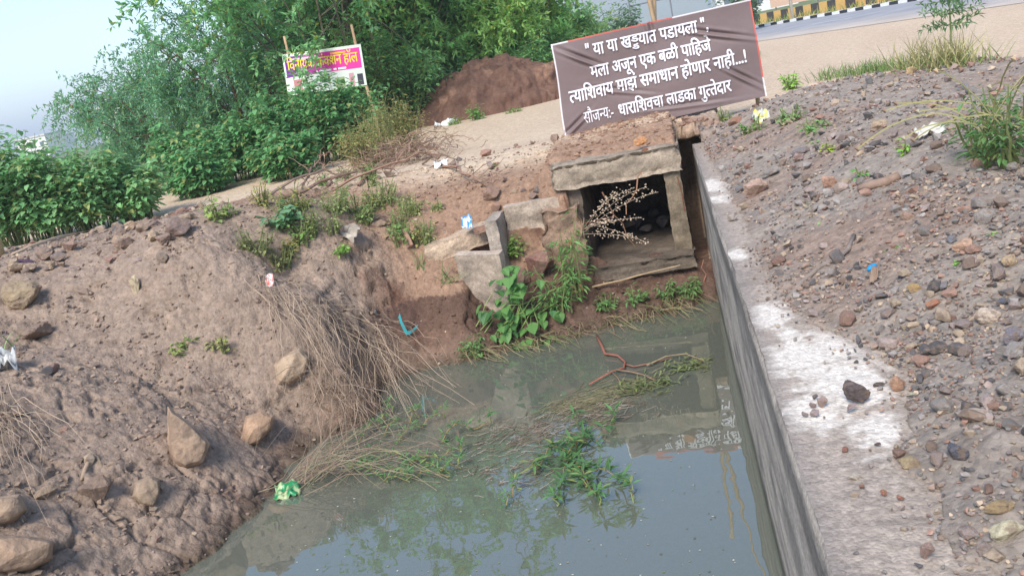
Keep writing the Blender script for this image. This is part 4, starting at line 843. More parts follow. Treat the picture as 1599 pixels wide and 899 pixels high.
for (u0, u1, v0, v1, c) in [(.06, .975, .58, .97, (214, 220, 208)), (.45, .56, .6, .8, (92, 96, 104)), (.62, .74, .72, .97, (150, 170, 120)), (.8, .86, .66, .97, (206, 150, 160)), (.9, .97, .7, .97, (70, 66, 76)), (.1, .2, .64, .9, (196, 130, 130))]: sgrect(mb, u0, v0, u1, v1, .004+.001*len(mb.v), c)
mb.build('picture_panel', M_flex, sg).parent = sboard
T, Fc = compose([I+'व', 'नायक फं', ('क', 'half', .12), 'शन हॉल']); x0, x1 = T[:, 0].min(), T[:, 0].max(); mb = MB()
for k, dx in enumerate((-.02, 0, .02)): xs = (T[:, 0]+dx-x0)/(x1-x0); mb.add(sgp(.05+.89*xs, .40-(.06*xs)*0-T[:, 1]*.36, .012+.0008*k), Fc, srgb(250, 226, 40))
mb.build('lettering', M_paint, sg).parent = sboard
mb = MB()
for (u0, u1, v0, c) in [(.09, .22, .125, (236, 200, 220)), (.24, .38, .125, (236, 200, 220)), (.40, .43, .125, (236, 200, 220)), (.61, .80, .11, (250, 190, 60)), (.38, .42, .49, (250, 240, 244)), (.44, .52, .49, (250, 240, 244)), (.53, .60, .49, (250, 240, 244)), (.62, .66, .49, (250, 240, 244)), (.68, .78, .49, (250, 240, 244))]: sgrect(mb, u0, v0, u1, v0+.045, .011, c)
mb.build('small_print', M_paint, sg).parent = sboard
for px0, py0 in ((443, 57), (548, 39)):
    a_ = PY(px0, py0, YS+.06); pole('post', (a_[0]+.02, YS+.08, 0), tuple(a_), .045, sg, srgb(196, 160, 124))

# ------------------------------------------------------------------ brush, dry grass and weeds
def seg(mb, p0, p1, r_, col, sag=.0, n=5, sides=3, wob=.02, lift=0):
    p0 = np.array(p0, float); p1 = np.array(p1, float); t = np.linspace(0, 1, n+1)[:, None]; pts = p0*(1-t)+p1*t; pts[:, 2] += lift*4*(t*(1-t))[:, 0]-sag*(t**2)[:, 0]
    pts[1:-1] += NR.normal(0, wob, (n-1, 3)); mb.tube(pts, np.linspace(r_, r_*.5, n+1), col, sides, False)
def drape(label, starts, vec, n, rad=.0028, lift=.14, col=(160, 140, 120)):
    mb = MB(); p00 = G(*starts[0])
    for k in range(n):
        a_ = R.random(); i = int(a_*(len(starts)-1)); f_ = a_*(len(starts)-1)-i; sx = starts[i][0]*(1-f_)+starts[i+1][0]*f_+R.gauss(0, 22); sy = starts[i][1]*(1-f_)+starts[i+1][1]*f_+R.gauss(0, 12)
        l_ = R.uniform(.45, 1.1); ex = sx+(vec[0]+R.gauss(0, 60))*l_; ey = sy+(vec[1]+R.gauss(0, 40))*l_
        A = G(sx, sy); B = G(ex, ey); A = A+np.array([0, 0, .03]); B = B+np.array([.02, -.05, .05+.1*R.random()]); B[2] = max(B[2], W+.02); j = R.uniform(.75, 1.2)
        seg(mb, A, B, rad*R.uniform(.7, 1.4), srgb(*[min(255, c*j) for c in col]), 0, 6, 3, .03, lift*R.uniform(.1, 1.5))
    o = mb.build('dry_grass', M_dry, origin=tuple(p00)); return tag(o, label, 'grass')
drape('long dry grass stalks combed down the mud bank to the water', [(400, 440), (450, 470), (520, 500), (580, 520), (610, 560)], (65, 130), 190)
drape('second layer of dry stems fanning over the water edge', [(470, 560), (520, 600), (560, 620), (600, 610)], (-10, 100), 110, .0026, .18)
drape('tuft of straw hanging over the low end of the bank', [(-30, 620), (0, 645), (20, 660)], (40, 100), 60)
# brush pile
bp_ = MB(); o0 = G(620, 262)
for (x0, y0, x1, y1, r_, lf) in [(415, 312, 640, 240, .022, .12), (440, 312, 690, 248, .026, .1), (470, 308, 560, 238, .016, .2), (520, 300, 690, 262, .02, .12), (560, 292, 700, 250, .018, .18), (585, 262, 655, 185, .014, .2), (610, 270, 700, 228, .016, .2), (690, 262, 765, 305, .022, .08), (660, 258, 720, 270, .018, .1), (590, 250, 640, 195, .012, .2), (575, 300, 585, 215, .012, .1), (600, 350, 640, 262, .012, .02), (640, 258, 690, 235, .02, .15)]:
    A = G(x0, y0); B = G(x1, y1); B = A+(B-A)*min(1, 3.2/np.linalg.norm(B-A)); bz_ = gz(B[0], B[1]); B[2] = bz_+lf*1.5; A[2] += .02
    seg(bp_, A, B, r_, srgb(*R.choice([(150, 118, 98), (128, 104, 90), (166, 140, 118)])), 0, 7, 5, .03, lf)
    for k in range(14):
        t = R.uniform(.2, 1); q = A*(1-t)+B*t+np.array([0, 0, lf*.8*R.random()]); d = rnd(1)[0]; d[2] = abs(d[2])*.7
        seg(bp_, q, q+d*R.uniform(.15, .55), .006, srgb(*R.choice([(140, 112, 96), (110, 86, 76), (160, 140, 112)])), .02, 4, 3, .02)
pc = G(635, 255)
for k in range(420):
    q = pc+NR.normal(0, 1, 3)*np.array([.55, .3, .12])+np.array([-.1, .1, .22]); q[2] = max(q[2], gz(q[0], q[1])+.02); d = rnd(1)[0]*np.array([1, .7, .45]); seg(bp_, q, q+d*R.uniform(.2, .7), R.uniform(.003, .009), srgb(*R.choice([(150, 118, 98), (112, 88, 78), (170, 148, 120), (130, 104, 90)])), .03, 4, 3, .03)
o = bp_.build('brush_pile', M_bark, origin=tuple(o0)); tag(o, 'tangled pile of dry brown branches at the edge of the track', 'branches')
def blades(mb, base, n, L, w, col, spread=.5, bend=.6, up_=1.0, base_r=.05):
    for k in range(n):
        a = R.uniform(0, 2*pi); d = np.array([cos(a)*spread*R.random(), sin(a)*spread*R.random(), up_]); l_ = L*R.uniform(.5, 1.1)
        p = curve(np.array(base)+np.array([R.gauss(0, base_r), R.gauss(0, base_r), -.01]), d, l_, 4, bend*R.uniform(.4, 1.4), .12); s_ = np.array([-sin(a+1.2), cos(a+1.2), 0])
        ww = w*np.array([.8, 1, .9, .55, .05])*.5; v = np.concatenate([p-s_*ww[:, None], p+s_*ww[:, None]]); j = R.uniform(.75, 1.2)
        mb.add(v, [(i, i+1, i+6, i+5) for i in range(4)], srgb(*[min(255, c*j) for c in col]))
def weed(px, py, H, hw, nst, nl, L, Wd, col, label, name='weed', cat='weed', group=None, broad=False, p=None, alt=None):
    p = G(px, py) if p is None else p
    if p[0] > XW and p[2] < 0: p[2] = 0
    return bush(name, label, p-np.array([0, 0, .01]), H, hw, nst, nl, L, Wd, col, cat, group, alt, .2, broad, 1.0)
WD = [(400, 395, .38, .28, 26, 12, .05, .035, (132, 138, 88), 'thin yellowing weeds on the crest below the large grey boulder'), (440, 415, .3, .25, 22, 12, .05, .035, (126, 128, 84), 'faded trailing weeds on the bank above the hanging stalks'), (345, 340, .3, .2, 14, 10, .07, .055, (140, 158, 88), 'light green weed beside the large grey boulder'), (440, 350, .3, .25, 14, 10, .11, .09, (110, 146, 104), 'broad-leaved weed on the bank crest by the track'),
      (520, 330, .38, .35, 30, 14, .05, .02, (150, 164, 106), 'pale green spindly weeds on the reddish bank'), (600, 320, .4, .3, 30, 14, .05, .02, (154, 164, 106), 'pale weed clump below the brush pile'), (640, 335, .32, .25, 24, 14, .05, .02, (158, 166, 104), 'pale weed clump by the branch end'), (570, 345, .3, .25, 22, 12, .05, .03, (132, 152, 96), 'small weeds around the grey cloth scrap'),
      (290, 548, .22, .16, 9, 8, .07, .045, (138, 154, 84), 'small leafy weed growing from bare mud'), (345, 545, .22, .14, 8, 8, .06, .04, (150, 154, 92), 'lone yellowing weed on the mud beside the leafy one'), (530, 392, .16, .18, 10, 10, .07, .03, (130, 170, 80), 'bright green sprig below the cloth scrap'),
      (805, 395, .3, .2, 14, 10, .07, .05, (124, 156, 80), 'green weed growing out of the broken channel'), (708, 180, .3, .3, 20, 12, .06, .03, (120, 150, 78), 'green weeds along the track at the heap foot'), (742, 175, .55, .22, 14, 14, .1, .07, (116, 158, 88), 'leafy young plant in front of the soil heap'), (800, 165, .2, .4, 26, 12, .06, .03, (116, 146, 76), 'low green strip along the far edge of the track'),
      (770, 262, .12, .09, 6, 6, .05, .04, (122, 150, 90), 'two-leaf seedling on the earth above the channel'), (1235, 140, .34, .2, 14, 12, .09, .05, (146, 184, 84), 'bright green plant beside the banner right edge'), (1130, 190, .25, .16, 14, 10, .05, .02, (150, 164, 100), 'thin weeds in front of the banner lower edge'), (1175, 205, .22, .2, 14, 10, .05, .03, (124, 156, 90), 'green weed beside the red-brown stone'), (1235, 190, .22, .2, 14, 10, .05, .03, (126, 160, 92), 'feathery green weed on the rubble slope'), (1275, 205, .2, .2, 12, 10, .05, .03, (122, 154, 92), 'soft green weed left of the buff stone'),
      (1292, 240, .16, .07, 5, 8, .06, .05, (164, 178, 70), 'yellow-green seedling on the rubble'), (1270, 225, .12, .06, 4, 6, .05, .03, (128, 170, 90), 'tiny green seedling above the dark arched stone'), (1410, 240, .16, .05, 4, 8, .05, .035, (140, 180, 80), 'upright green seedling beside a black stone'), (1345, 275, .1, .08, 5, 6, .04, .03, (110, 156, 84), 'green sprout beside the flat stick'), (1270, 318, .07, .06, 5, 6, .03, .02, (130, 172, 96), 'tiny sprout on the dusty wall side'),
      (1390, 392, .05, .07, 8, 8, .025, .02, (136, 178, 110), 'flat green sprouts in gravel above the blue scrap'), (1405, 385, .05, .06, 8, 8, .025, .02, (136, 178, 110), 'small sprouts right of the flat green ones'), (1450, 405, .05, .05, 8, 8, .025, .02, (140, 180, 96), 'green sprouts in gravel left of the tan stone'), (1500, 405, .05, .06, 8, 8, .025, .02, (132, 176, 96), 'green sprouts below the pinkish orange stone'), (1555, 368, .06, .05, 8, 8, .025, .02, (130, 172, 96), 'green sprouts above the tan stone'), (1290, 345, .05, .05, 6, 6, .025, .02, (136, 178, 106), 'pale sprouts below the rubble stones')]
for w_ in WD: weed(*w_, p=at(w_[0], w_[1], 23.2) if ('heap' in w_[9] or 'far edge' in w_[9]) else None)
for k in range(22):
    px, py = R.uniform(400, 690), R.uniform(280, 400)
    if px < 480 and py < 320: continue
    lk = R.choice([('pale', (150, 160, 104), .05, .018), ('yellowing', (160, 154, 92), .05, .03), ('green', (122, 150, 86), .06, .04)])
    weed(px, py, R.uniform(.15, .42), R.uniform(.1, .22), 14, 10, lk[2], lk[3], lk[1], f'{lk[0]} weed scattered on the reddish bank below the track', group=f'{lk[0]} weeds on the reddish bank')
# right-hand weeds
p = G(1585, 250); 
t = bush('weed_clump', 'dark green weed clump with drooping seed stalks on the mound', p, .5, .5, 50, 22, .06, .02, (96, 132, 78), 'weed', None, (130, 150, 84), .1, False, 1)
mb = MB()
for k in range(16):
    a = R.uniform(0, 6.3); q = curve(p+np.array([R.uniform(-.2, .2), R.uniform(-.2, .2), .2]), (cos(a)*.8-.3, sin(a)*.5, .8), R.uniform(.5, .85), 8, 1.0, .2); mb.tube(q, .0045, srgb(166, 160, 110), 3, False)
    V, Fc = tmpl[0]; mb.add(V*np.array([.018, .018, .022])+q[-1], Fc, srgb(*R.choice([(190, 164, 130), (150, 124, 104), (176, 166, 140)])))
mb.build('seed_stalks', M_dry, t)
gr = [G(x, y) for x, y in [(1340, 118), (1370, 112), (1400, 108), (1430, 106), (1455, 104), (1480, 104), (1500, 103), (1300, 122)]]
for k, (p, lab) in enumerate(zip(gr, ['low green grass at the start of the mound crest', 'green grass tuft on the mound crest', 'mixed grass tuft left of the sapling', 'straw-coloured grass on the mound crest', 'dry pale grass clump below the sapling', 'thick dry grass around the sapling foot', 'dry grass right of the sapling', 'short grass beside the sandy verge'])):
    mb = MB(); blades(mb, p, 70, .45 if k in (3, 4, 5, 6) else .28, .012, (186, 176, 126) if k in (3, 4, 5, 6) else (122, 148, 84), .7, .5, 1, .16); blades(mb, p, 50, .25, .012, (128, 148, 84), .9, .6, 1, .2); o = mb.build('grass_tuft', M_leaf, origin=tuple(p)); tag(o, lab, 'grass')
p = G(1487, 96); t = empty('sapling', tuple(p), 'young sapling with tiered feathery branches on the mound crest', 'sapling'); mb = MB(); st_ = curve(p, (.0, 0, 1), 1.25, 10, 0, .06); mb.tube(st_, np.linspace(.014, .005, 11), srgb(140, 150, 100), 5); lv = MB()
for k in range(3, 11):
    for a in range(4):
        ang = a*pi/2+k*.6; q = curve(st_[k], (cos(ang), sin(ang), .35), .34*(1.15-.06*k), 7, .35, .1); mb.tube(q, .003, srgb(130, 146, 96), 3, False)
        for rep_ in range(4): leafquads(lv, q[1:], np.diff(q, axis=0)*8+rnd(7)*.9, np.array([[0, 0, 1.]])+rnd(7)*.3, .085, .022, leafcols(7, (112, 142, 96)))
mb.build('stem', M_dry, t); lv.build('foliage', M_leaf, t)
# tall stems and creeper by the culvert
p = PY(905, 490, 9.45); p[2] = gz(p[0], p[1]); bush('tall_weed', 'tall reddish-stemmed weed standing before the culvert', p, 1.15, .3, 9, 34, .11, .025, (112, 150, 84), 'weed', None, (150, 110, 80), .08, False, .6)
p = PY(880, 520, 9.3); p[2] = gz(p[0], p[1]); bush('tall_weed', 'lower bushy weed at the water before the culvert', p, .6, .4, 16, 24, .10, .025, (100, 140, 80), 'weed', None, (150, 120, 90), .1, False, .6)
cr = empty('creeper', tuple(PY(790, 540, 9.15)), 'green creeper with large lobed leaves trailing beside the upright slab', 'creeper'); mb = MB(); LM = MB()
n1_ = np.zeros((1, 3)); leafquads(LM, n1_, np.array([[1., 0, 0]]), np.array([[0, 0, 1.]]), 1., 1., np.array([srgb(112, 156, 88)]), .08, True); lme = LM.mesh('leaf'); lme.materials.append(M_leaf)
LM2 = MB(); leafquads(LM2, n1_, np.array([[1., 0, 0]]), np.array([[0, 0, 1.]]), 1., 1., np.array([srgb(84, 128, 76)]), .1, True); lme2 = LM2.mesh('leaf'); lme2.materials.append(M_leaf)
def leaf_part(par, p, s, me=None):
    o = link(bpy.data.objects.new('leaf', me or R.choice((lme, lme, lme2))), par); o.location = Vector(p)-par.location; o.scale = (s, s*R.uniform(.8, 1), s)
    o.rotation_euler = (R.uniform(-.5, .5), R.uniform(.1, .9), R.uniform(-2.8, -.3))
for k in range(110):
    u = R.random(); px = min(872, max(742, R.choice([R.gauss(800, 26), R.gauss(790, 36), R.gauss(825, 28)]))); py = {0: R.uniform(415, 470), 1: R.uniform(470, 555), 2: R.uniform(480, 540)}[k % 3]
    if k % 3 == 0: px = R.gauss(798, 14)
    q = PY(px, py, R.uniform(8.95, 9.25)); q[2] = max(q[2], W+.03); leaf_part(cr, q, R.uniform(.09, .17))
for k in range(14):
    a_ = PY(R.gauss(800, 30), R.uniform(520, 555), 9.1); b_ = PY(R.gauss(815, 40), R.uniform(420, 500), 9.15); a_[2] = max(a_[2], W); seg(mb, a_, b_, .007, srgb(140, 160, 96), 0, 6, 4, .03, .08)
mb.build('stems', M_dry, cr)
# fringe along the far water line
mb = MB(); lv = MB()
for k in range(230):
    px = R.uniform(715, 1100); yl_ = np.interp(px, [700, 790, 880, 1000, 1100], [566, 550, 530, 500, 470]); A = G(px, yl_-R.uniform(2, 22)); B = PZ(px+R.uniform(-50, 60), yl_+R.uniform(-10, 12), W+.015)
    seg(mb, A, B, .005, srgb(*R.choice([(146, 134, 100), (112, 110, 76), (130, 106, 86), (96, 106, 66)])), 0, 4, 3, .02, R.uniform(0, .08))
o = mb.build('dead_grass_fringe', M_dry, origin=tuple(PZ(900, 530, W))); tag(o, 'matted dead grass fringe along the water under the culvert', 'grass')
for x, y, lab in [(990, 470, 'small weeds on dark soil under the culvert floor'), (1040, 462, 'green weeds between the culvert floor and the wall'), (1075, 460, 'green weed tucked against the foot of the drain wall'), (950, 480, 'weeds at the water under the culvert'), (740, 552, 'dark leafy weed at the water below the upright slab')]:
    weed(x, y, .25, .2, 14, 10, .07, .03, (106, 140, 84), lab)
for x, y, n_, L_, lab in [(700, 440, 16, .4, 'bent green grass blades left of the upright slab'), (660, 420, 12, .3, 'thin grass tuft on the reddish bank'), (612, 360, 30, .14, 'short green grass on the bank'), (5, 545, 14, .25, 'curled green grass at the bank edge by the white bag')]:
    p = G(x, y); mb = MB(); blades(mb, p, n_, L_, .012, (138, 160, 100), 1.2, 1.0, .8, .04); o = mb.build('grass_tuft', M_leaf, origin=tuple(p)); tag(o, lab, 'grass')
# dry seed spray in front of the culvert mouth
p0 = PY(915, 400, 9.75); mb = MB()
for (x1, y1) in [(1028, 300), (1010, 292), (985, 296), (1000, 340), (960, 345), (1012, 380), (990, 372), (965, 300)]:
    q0_ = PY(912+R.uniform(-6, 10), R.uniform(340, 372), 9.75); q1_ = PY(x1, y1, 9.68); t = np.linspace(0, 1, 10)[:, None]; pts = q0_*(1-t)+q1_*t; pts[:, 2] += .07*(4*t*(1-t))[:, 0]*(1 if y1 < 340 else .4); mb.tube(pts, .003, srgb(170, 150, 128), 3, False)
    for k in range(46):
        i = R.uniform(2, 8.99); a_ = int(i); q = pts[a_]*(1-i+a_)+pts[a_+1]*(i-a_)+NR.normal(0, .022, 3); V, Fc = tmpl[1]; mb.add(V*.008*R.uniform(.7, 1.4)+q, Fc, srgb(*R.choice([(206, 184, 160), (180, 158, 136)])))
seg(mb, PY(1002, 268, 9.75), PY(978, 335, 9.7), .010, srgb(150, 112, 88)); seg(mb, PY(940, 300, 9.75), PY(992, 385, 9.7), .009, srgb(150, 112, 88)); seg(mb, PY(915, 410, 9.8), PY(912, 340, 9.75), .008, srgb(150, 130, 108))
o = mb.build('dry_seed_spray', M_dry, origin=tuple(p0)); tag(o, 'pale dry seed sprays on thin stalks across the culvert mouth', 'dry plant')
mb = MB(); seg(mb, PY(925, 448, 9.62), PY(1062, 414, 9.66), .014, srgb(166, 142, 112), 0, 6, 5, .006); o = mb.build('stick', M_bark, origin=tuple(PY(925, 448, 9.62))); tag(o, 'straight tan stick lying under the culvert floor edge', 'stick')
mb = MB(); seg(mb, PY(1097, 460, 9.7), PY(1099, 405, 9.75), .007, srgb(160, 110, 90)); o = mb.build('stick', M_bark, origin=tuple(PY(1097, 460, 9.7))); tag(o, 'thin red twig standing in the slot by the drain wall', 'stick')

# ------------------------------------------------------------------ floating plants
def lance(lv, p, n, L, col, el=.3):
    a = NR.uniform(0, 2*pi, n); D = np.c_[np.cos(a), np.sin(a), NR.uniform(-.3, .6, n)+el*0]; leafquads(lv, np.tile(p, (n, 1))+NR.normal(0, .008, (n, 3)), D, np.array([[0, 0, 1.]])+rnd(n)*.3, L*NR.uniform(.6, 1.15, n), L*.2, leafcols(n, col, .25, (150, 160, 96), .1), .04)
def water_weed(label, chains, col, L=.13, dens=5):
    p0 = PZ(*chains[0][0], W); t = empty('water_weed', tuple(p0), label, 'water plant'); st_ = MB(); lv = MB()
    for ch in chains:
        pts = [PZ(x, y, W+h) for (x, y), h in zip(ch, [.02+.0*i for i in range(len(ch))])]
        for a_, b_ in zip(pts[:-1], pts[1:]):
            m_ = max(2, int(np.linalg.norm(b_-a_)/.06)); hh_ = R.uniform(.02, .10)
            for k in range(m_):
                q = a_+(b_-a_)*k/m_+np.array([NR.normal(0, .012), NR.normal(0, .012), .015+hh_*sin(pi*k/m_)]); lance(lv, q, dens, L, col)
            seg(st_, a_, b_, .006, srgb(140, 120, 84), 0, 4, 4, .008, hh_)
        lance(lv, pts[-1]+np.array([0, 0, .10]), 10, L, (94, 132, 80)); seg(st_, pts[-1], pts[-1]+np.array([0, 0, .1]), .006, srgb(130, 140, 84))
    st_.build('stems', M_dry, t); lv.build('foliage', M_leaf, t); return t
water_weed('lance-leaved green weed floating on the open sky reflection', [[(900, 690), (890, 720), (880, 750), (870, 790)], [(880, 720), (930, 690), (960, 660)], [(890, 740), (930, 735), (965, 748), (990, 775)], [(900, 700), (915, 680), (900, 660)], [(860, 700), (895, 715), (915, 760)], [(880, 700), (850, 715), (835, 740)], [(905, 730), (925, 770), (938, 785)]], (84, 118, 72), .13, 4)
water_weed('floating weed mass reaching out from the mud bank', [[(560, 720), (600, 735), (650, 745), (700, 745)], [(580, 700), (640, 720), (690, 735), (720, 730)], [(540, 735), (600, 750), (640, 752)], [(620, 690), (660, 665), (695, 650)], [(600, 680), (640, 660), (655, 650)], [(690, 690), (740, 670), (768, 660)], [(560, 690), (600, 660), (612, 640)], [(640, 725), (690, 715), (720, 705)]], (98, 132, 80), .09, 5)
water_weed('small sprig of water weed in the pale debris', [[(790, 790), (800, 775), (810, 765)]], (98, 132, 80), .09, 4)
mb = MB()
for k in range(60):
    A = PZ(R.gauss(475, 10), R.gauss(748, 8), W+.05); B = PZ(R.uniform(540, 720), R.uniform(650, 770), W+.03); seg(mb, A+np.array([R.gauss(0, .12), R.gauss(0, .1), 0]), B, .0034, srgb(*R.choice([(142, 122, 102), (128, 104, 90), (120, 118, 86), (150, 136, 112)])), 0, 6, 3, .03, R.uniform(.02, .3))
o = mb.build('dry_reed_bundle', M_dry, origin=tuple(PZ(475, 748, W))); tag(o, 'sheaf of dry reed stems arching from the mud onto the water', 'reeds')
# debris mat
mb = MB()
for k in range(700):
    t = R.random(); px = 730+230*t+R.gauss(0, 26); py = 705-75*t+R.gauss(0, 14)+(70 if R.random() < .3 else 0)*(1-abs(t-.35)*1.6); A = PZ(px, py, W+.006+.006*R.random()); a_ = R.gauss(.5, .6); l_ = R.uniform(.04, .16); B = A+np.array([cos(a_)*l_, sin(a_)*l_, R.uniform(-.004, .008)])
    seg(mb, A, B, R.uniform(.002, .0045), srgb(*R.choice([(120, 102, 88), (148, 136, 122), (98, 84, 70), (104, 100, 80)])), 0, 2, 3, .004)
o = mb.build('floating_debris', M_dry); tag(o, 'thin mat of brown plant litter floating between the weeds', 'debris', kind='stuff')
mb = MB()
for k in range(420):
    t = R.random(); px = 860+150*t+R.gauss(0, 14); py = 640-40*t+R.gauss(0, 7); A = PZ(px, py, W+.006+.006*R.random()); a_ = R.gauss(.35, .4); l_ = R.uniform(.05, .2); seg(mb, A, A+np.array([cos(a_)*l_, sin(a_)*l_, 0]), R.uniform(.002, .005), srgb(*R.choice([(106, 102, 74), (92, 90, 66), (124, 116, 90)])), 0, 2, 3, .004)
o = mb.build('floating_straw', M_dry); tag(o, 'olive straw drifting beside the floating branch', 'debris', kind='stuff')
mb = MB()
for k in range(420):
    px, py = R.uniform(420, 1150), R.uniform(500, 899); q = PZ(px, py, W+.004); 
    if q[0] > XW-.05 or surf(np.array([q[0]]), np.array([q[1]]))[0] > W-.02: continue
    V, Fc = tmpl[R.randrange(8)]; mb.add(V*np.array([1, .8, .2])*R.uniform(.004, .011)+q, Fc, srgb(*R.choice([(190, 186, 170), (150, 140, 116), (120, 128, 90), (104, 92, 76)])))
o = mb.build('surface_specks', M_dry); tag(o, 'fine floating specks and bits of leaf on the water', 'debris', kind='stuff')
# floating branch
br = empty('floating_branch', tuple(PZ(935, 525, W)), 'bare red-barked branch with wilted leaves floating in the water', 'branch'); mb = MB()
def chain(ch, r_, col, h=.03):
    pts = np.array([PZ(x, y, W+h) for x, y in ch]); mb.tube(pts, np.linspace(r_, r_*.6, len(pts)), srgb(*col), 5, True)
chain([(931, 523), (940, 540), (945, 552), (965, 555), (976, 565), (974, 574), (955, 580), (920, 600)], .014, (150, 96, 80), .03); chain([(975, 568), (990, 572), (1020, 566), (1050, 558)], .009, (140, 100, 84), .02)
chain([(1010, 570), (1040, 556), (1070, 552), (1100, 563)], .008, (150, 130, 104), .04); chain([(962, 577), (985, 580), (1005, 585), (1022, 593)], .008, (150, 120, 96), .04); chain([(955, 580), (965, 590), (970, 600)], .006, (150, 120, 96), .03)
mb.build('stem', M_bark, br, smooth=True); lv = MB()
for k in range(170):
    t = R.random(); c_ = (1030+70*t, 578-14*t) if R.random() < .55 else (975+65*t, 605-8*t); lance(lv, PZ(c_[0]+R.gauss(0, 8), c_[1]+R.gauss(0, 6), W+.012+.02*R.random()), 2, .09, (112, 120, 82))
lv.build('foliage', M_leaf, br)

# ------------------------------------------------------------------ litter
def scrap(name, label, p, w, h, col, seed, up_=.5, yaw_=0, spots=None, mat=None, cat='litter', amp=.3):
    U, V = np.meshgrid(np.linspace(-.5, .5, 12), np.linspace(-.5, .5, 10)); u_, v_ = U.ravel(), V.ravel(); z = amp*min(w, h)*fbm(u_*3, v_*3, 1, 3, seed, .6)*1.6
    x = u_*w*(1+.2*pn(v_*4, u_*2, seed+1)); y = v_*h*cos(up_)*(1+.2*pn(u_*4, v_*2, seed+2)); zz = z+(v_+.5)*h*sin(up_)
    P = np.c_[x*cos(yaw_)-y*sin(yaw_), x*sin(yaw_)+y*cos(yaw_), zz]+np.asarray(p)+np.array([0, 0, .015]); c_ = np.tile(np.array(srgb(*col)), (len(P), 1))
    if spots:
        for q_, sc_ in enumerate(spots): c_ = mixc(c_, srgb(*sc_), sst(.05, .2, pn(u_*3.2+q_*7, v_*3.2, seed+9+q_)))
    i = np.arange(U.size).reshape(U.shape); Q = np.stack([i[:-1, :-1], i[:-1, 1:], i[1:, 1:], i[1:, :-1]], -1).reshape(-1, 4); me = fast_mesh(name, P-np.asarray(p), Q, c_, smooth=True); me.materials.append(mat or M_plastic)
    o = link(bpy.data.objects.new(name, me)); o.location = p; so = o.modifiers.new('thickness', 'SOLIDIFY'); so.thickness = .003; return tag(o, label, cat)
def lt(px, py): q = G(px, py); q[2] = max(q[2], W); return q
scrap('snack_packet', 'crumpled bright green snack packet at the water edge of the mud', lt(457, 792), .22, .16, (36, 132, 78), 21, .5, .2, [(176, 186, 140)], amp=.4)
scrap('plastic_packet', 'crumpled white and blue plastic packet on the broken slab', PY(731, 356, 9.62), .12, .14, (200, 206, 212), 22, 1.1, .1, [(30, 130, 196)], amp=.35)
p = lt(635, 518); mb = MB(); pts = [PY(*q, p[1]-.05) for q in [(622, 495), (626, 508), (634, 523), (640, 522), (651, 512)]]
P = np.array(pts); mb.add(np.concatenate([P, P+np.array([.03, -.01, .045])]), [(i, i+1, i+6, i+5) for i in range(4)], srgb(66, 168, 176)); o = mb.build('plastic_strip', M_plastic, origin=tuple(p)); o.modifiers.new('thickness', 'SOLIDIFY').thickness = .003; tag(o, 'bent turquoise plastic strip on the bank near the water', 'litter')
scrap('wrapper', 'small red and white wrapper above the hanging stalks', lt(424, 448), .09, .13, (214, 208, 204), 24, 1.0, .2, [(208, 92, 70)])
scrap('cloth_scrap', 'stiff grey patterned cloth scrap folded on the reddish bank', lt(545, 372), .36, .2, (178, 166, 152), 25, .5, -.6, [(150, 138, 124)], mat=material('cloth', .9, attr=True, namt=.15), amp=.35)
scrap('plastic_bag', 'torn white plastic bag at the edge of the mud bank', lt(12, 575), .2, .22, (190, 188, 182), 26, .8, .4, [(110, 110, 110)], amp=.5)
scrap('plastic_bag', 'white plastic sack on the track beside the brush pile', lt(690, 262), .2, .14, (230, 226, 220), 27, .6, .0, None, amp=.6)
scrap('plastic_sack', 'flattened white sack lying by the soil heap', lt(697, 196), .62, .3, (222, 222, 218), 28, .25, .1, None, amp=.5)
scrap('dark_bag', 'dark blue rubbish bag beside the flattened white sack', lt(680, 192), .5, .3, (66, 72, 84), 29, .4, .1, None, amp=.6)
scrap('paper_scrap', 'pale crumpled paper on the mound among weeds', lt(1452, 212), .2, .1, (198, 192, 180), 30, .4, .3, None, amp=.5)
scrap('wrapper', 'white and yellow wrapper in the weeds beside the banner', lt(1190, 188), .18, .13, (196, 194, 182), 31, .6, .3, [(214, 200, 90)], amp=.5)
p = lt(1362, 421); bm = bmesh.new(); bmesh.ops.create_uvsphere(bm, u_segments=14, v_segments=8, radius=.5); me = bpy.data.meshes.new('bottle_cap'); 
for v in bm.verts: v.co.z *= .5; v.co.x *= 1.0+.15*v.co.y; v.co.y *= .55
bm.to_mesh(me); bm.free(); me.materials.append(material('blue_plastic', .4, color=srgb(20, 140, 200), namt=0)); o = link(bpy.data.objects.new('plastic_scrap', me)); s_ = 18/ppm(p); o.scale = (s_, s_, s_); o.rotation_euler = (.2, -.3, .4); o.location = p+np.array([0, 0, .012]); tag(o, 'bright blue plastic scrap lying in the gravel', 'litter')
scrap('dry_leaf', 'curled dry brown leaf beside the blue scrap', lt(1366, 438), .035, .1, (176, 150, 128), 33, .5, -.4, None, mat=M_leaf, cat='leaf', amp=.5)
scrap('dry_leaf', 'pale flat dry leaf in the gravel by the wall top', lt(1520, 650), .09, .03, (186, 170, 156), 34, .1, -.3, None, mat=M_leaf, cat='leaf', amp=.3)
def log(name, label, ch, r_, col, cat='stick'):
    pts = [lt(x, y)+np.array([0, 0, r_*.8]) for x, y in ch]; mb = MB(); mb.tube(pts, [r_*.6]+[r_]*(len(pts)-2)+[r_*.8], srgb(*col), 7); o = mb.build(name, M_bark, origin=tuple(pts[0]), smooth=True); return tag(o, label, cat)
log('stick', 'long weathered grey stick lying across the gravel', [(1214, 494), (1232, 468), (1252, 444), (1280, 420), (1310, 404), (1325, 392), (1334, 370)], .014, (136, 122, 112))
log('stick', 'short flat brown driftwood on the gravel slope', [(1340, 300), (1362, 295), (1385, 290), (1405, 280)], .032, (146, 122, 106))
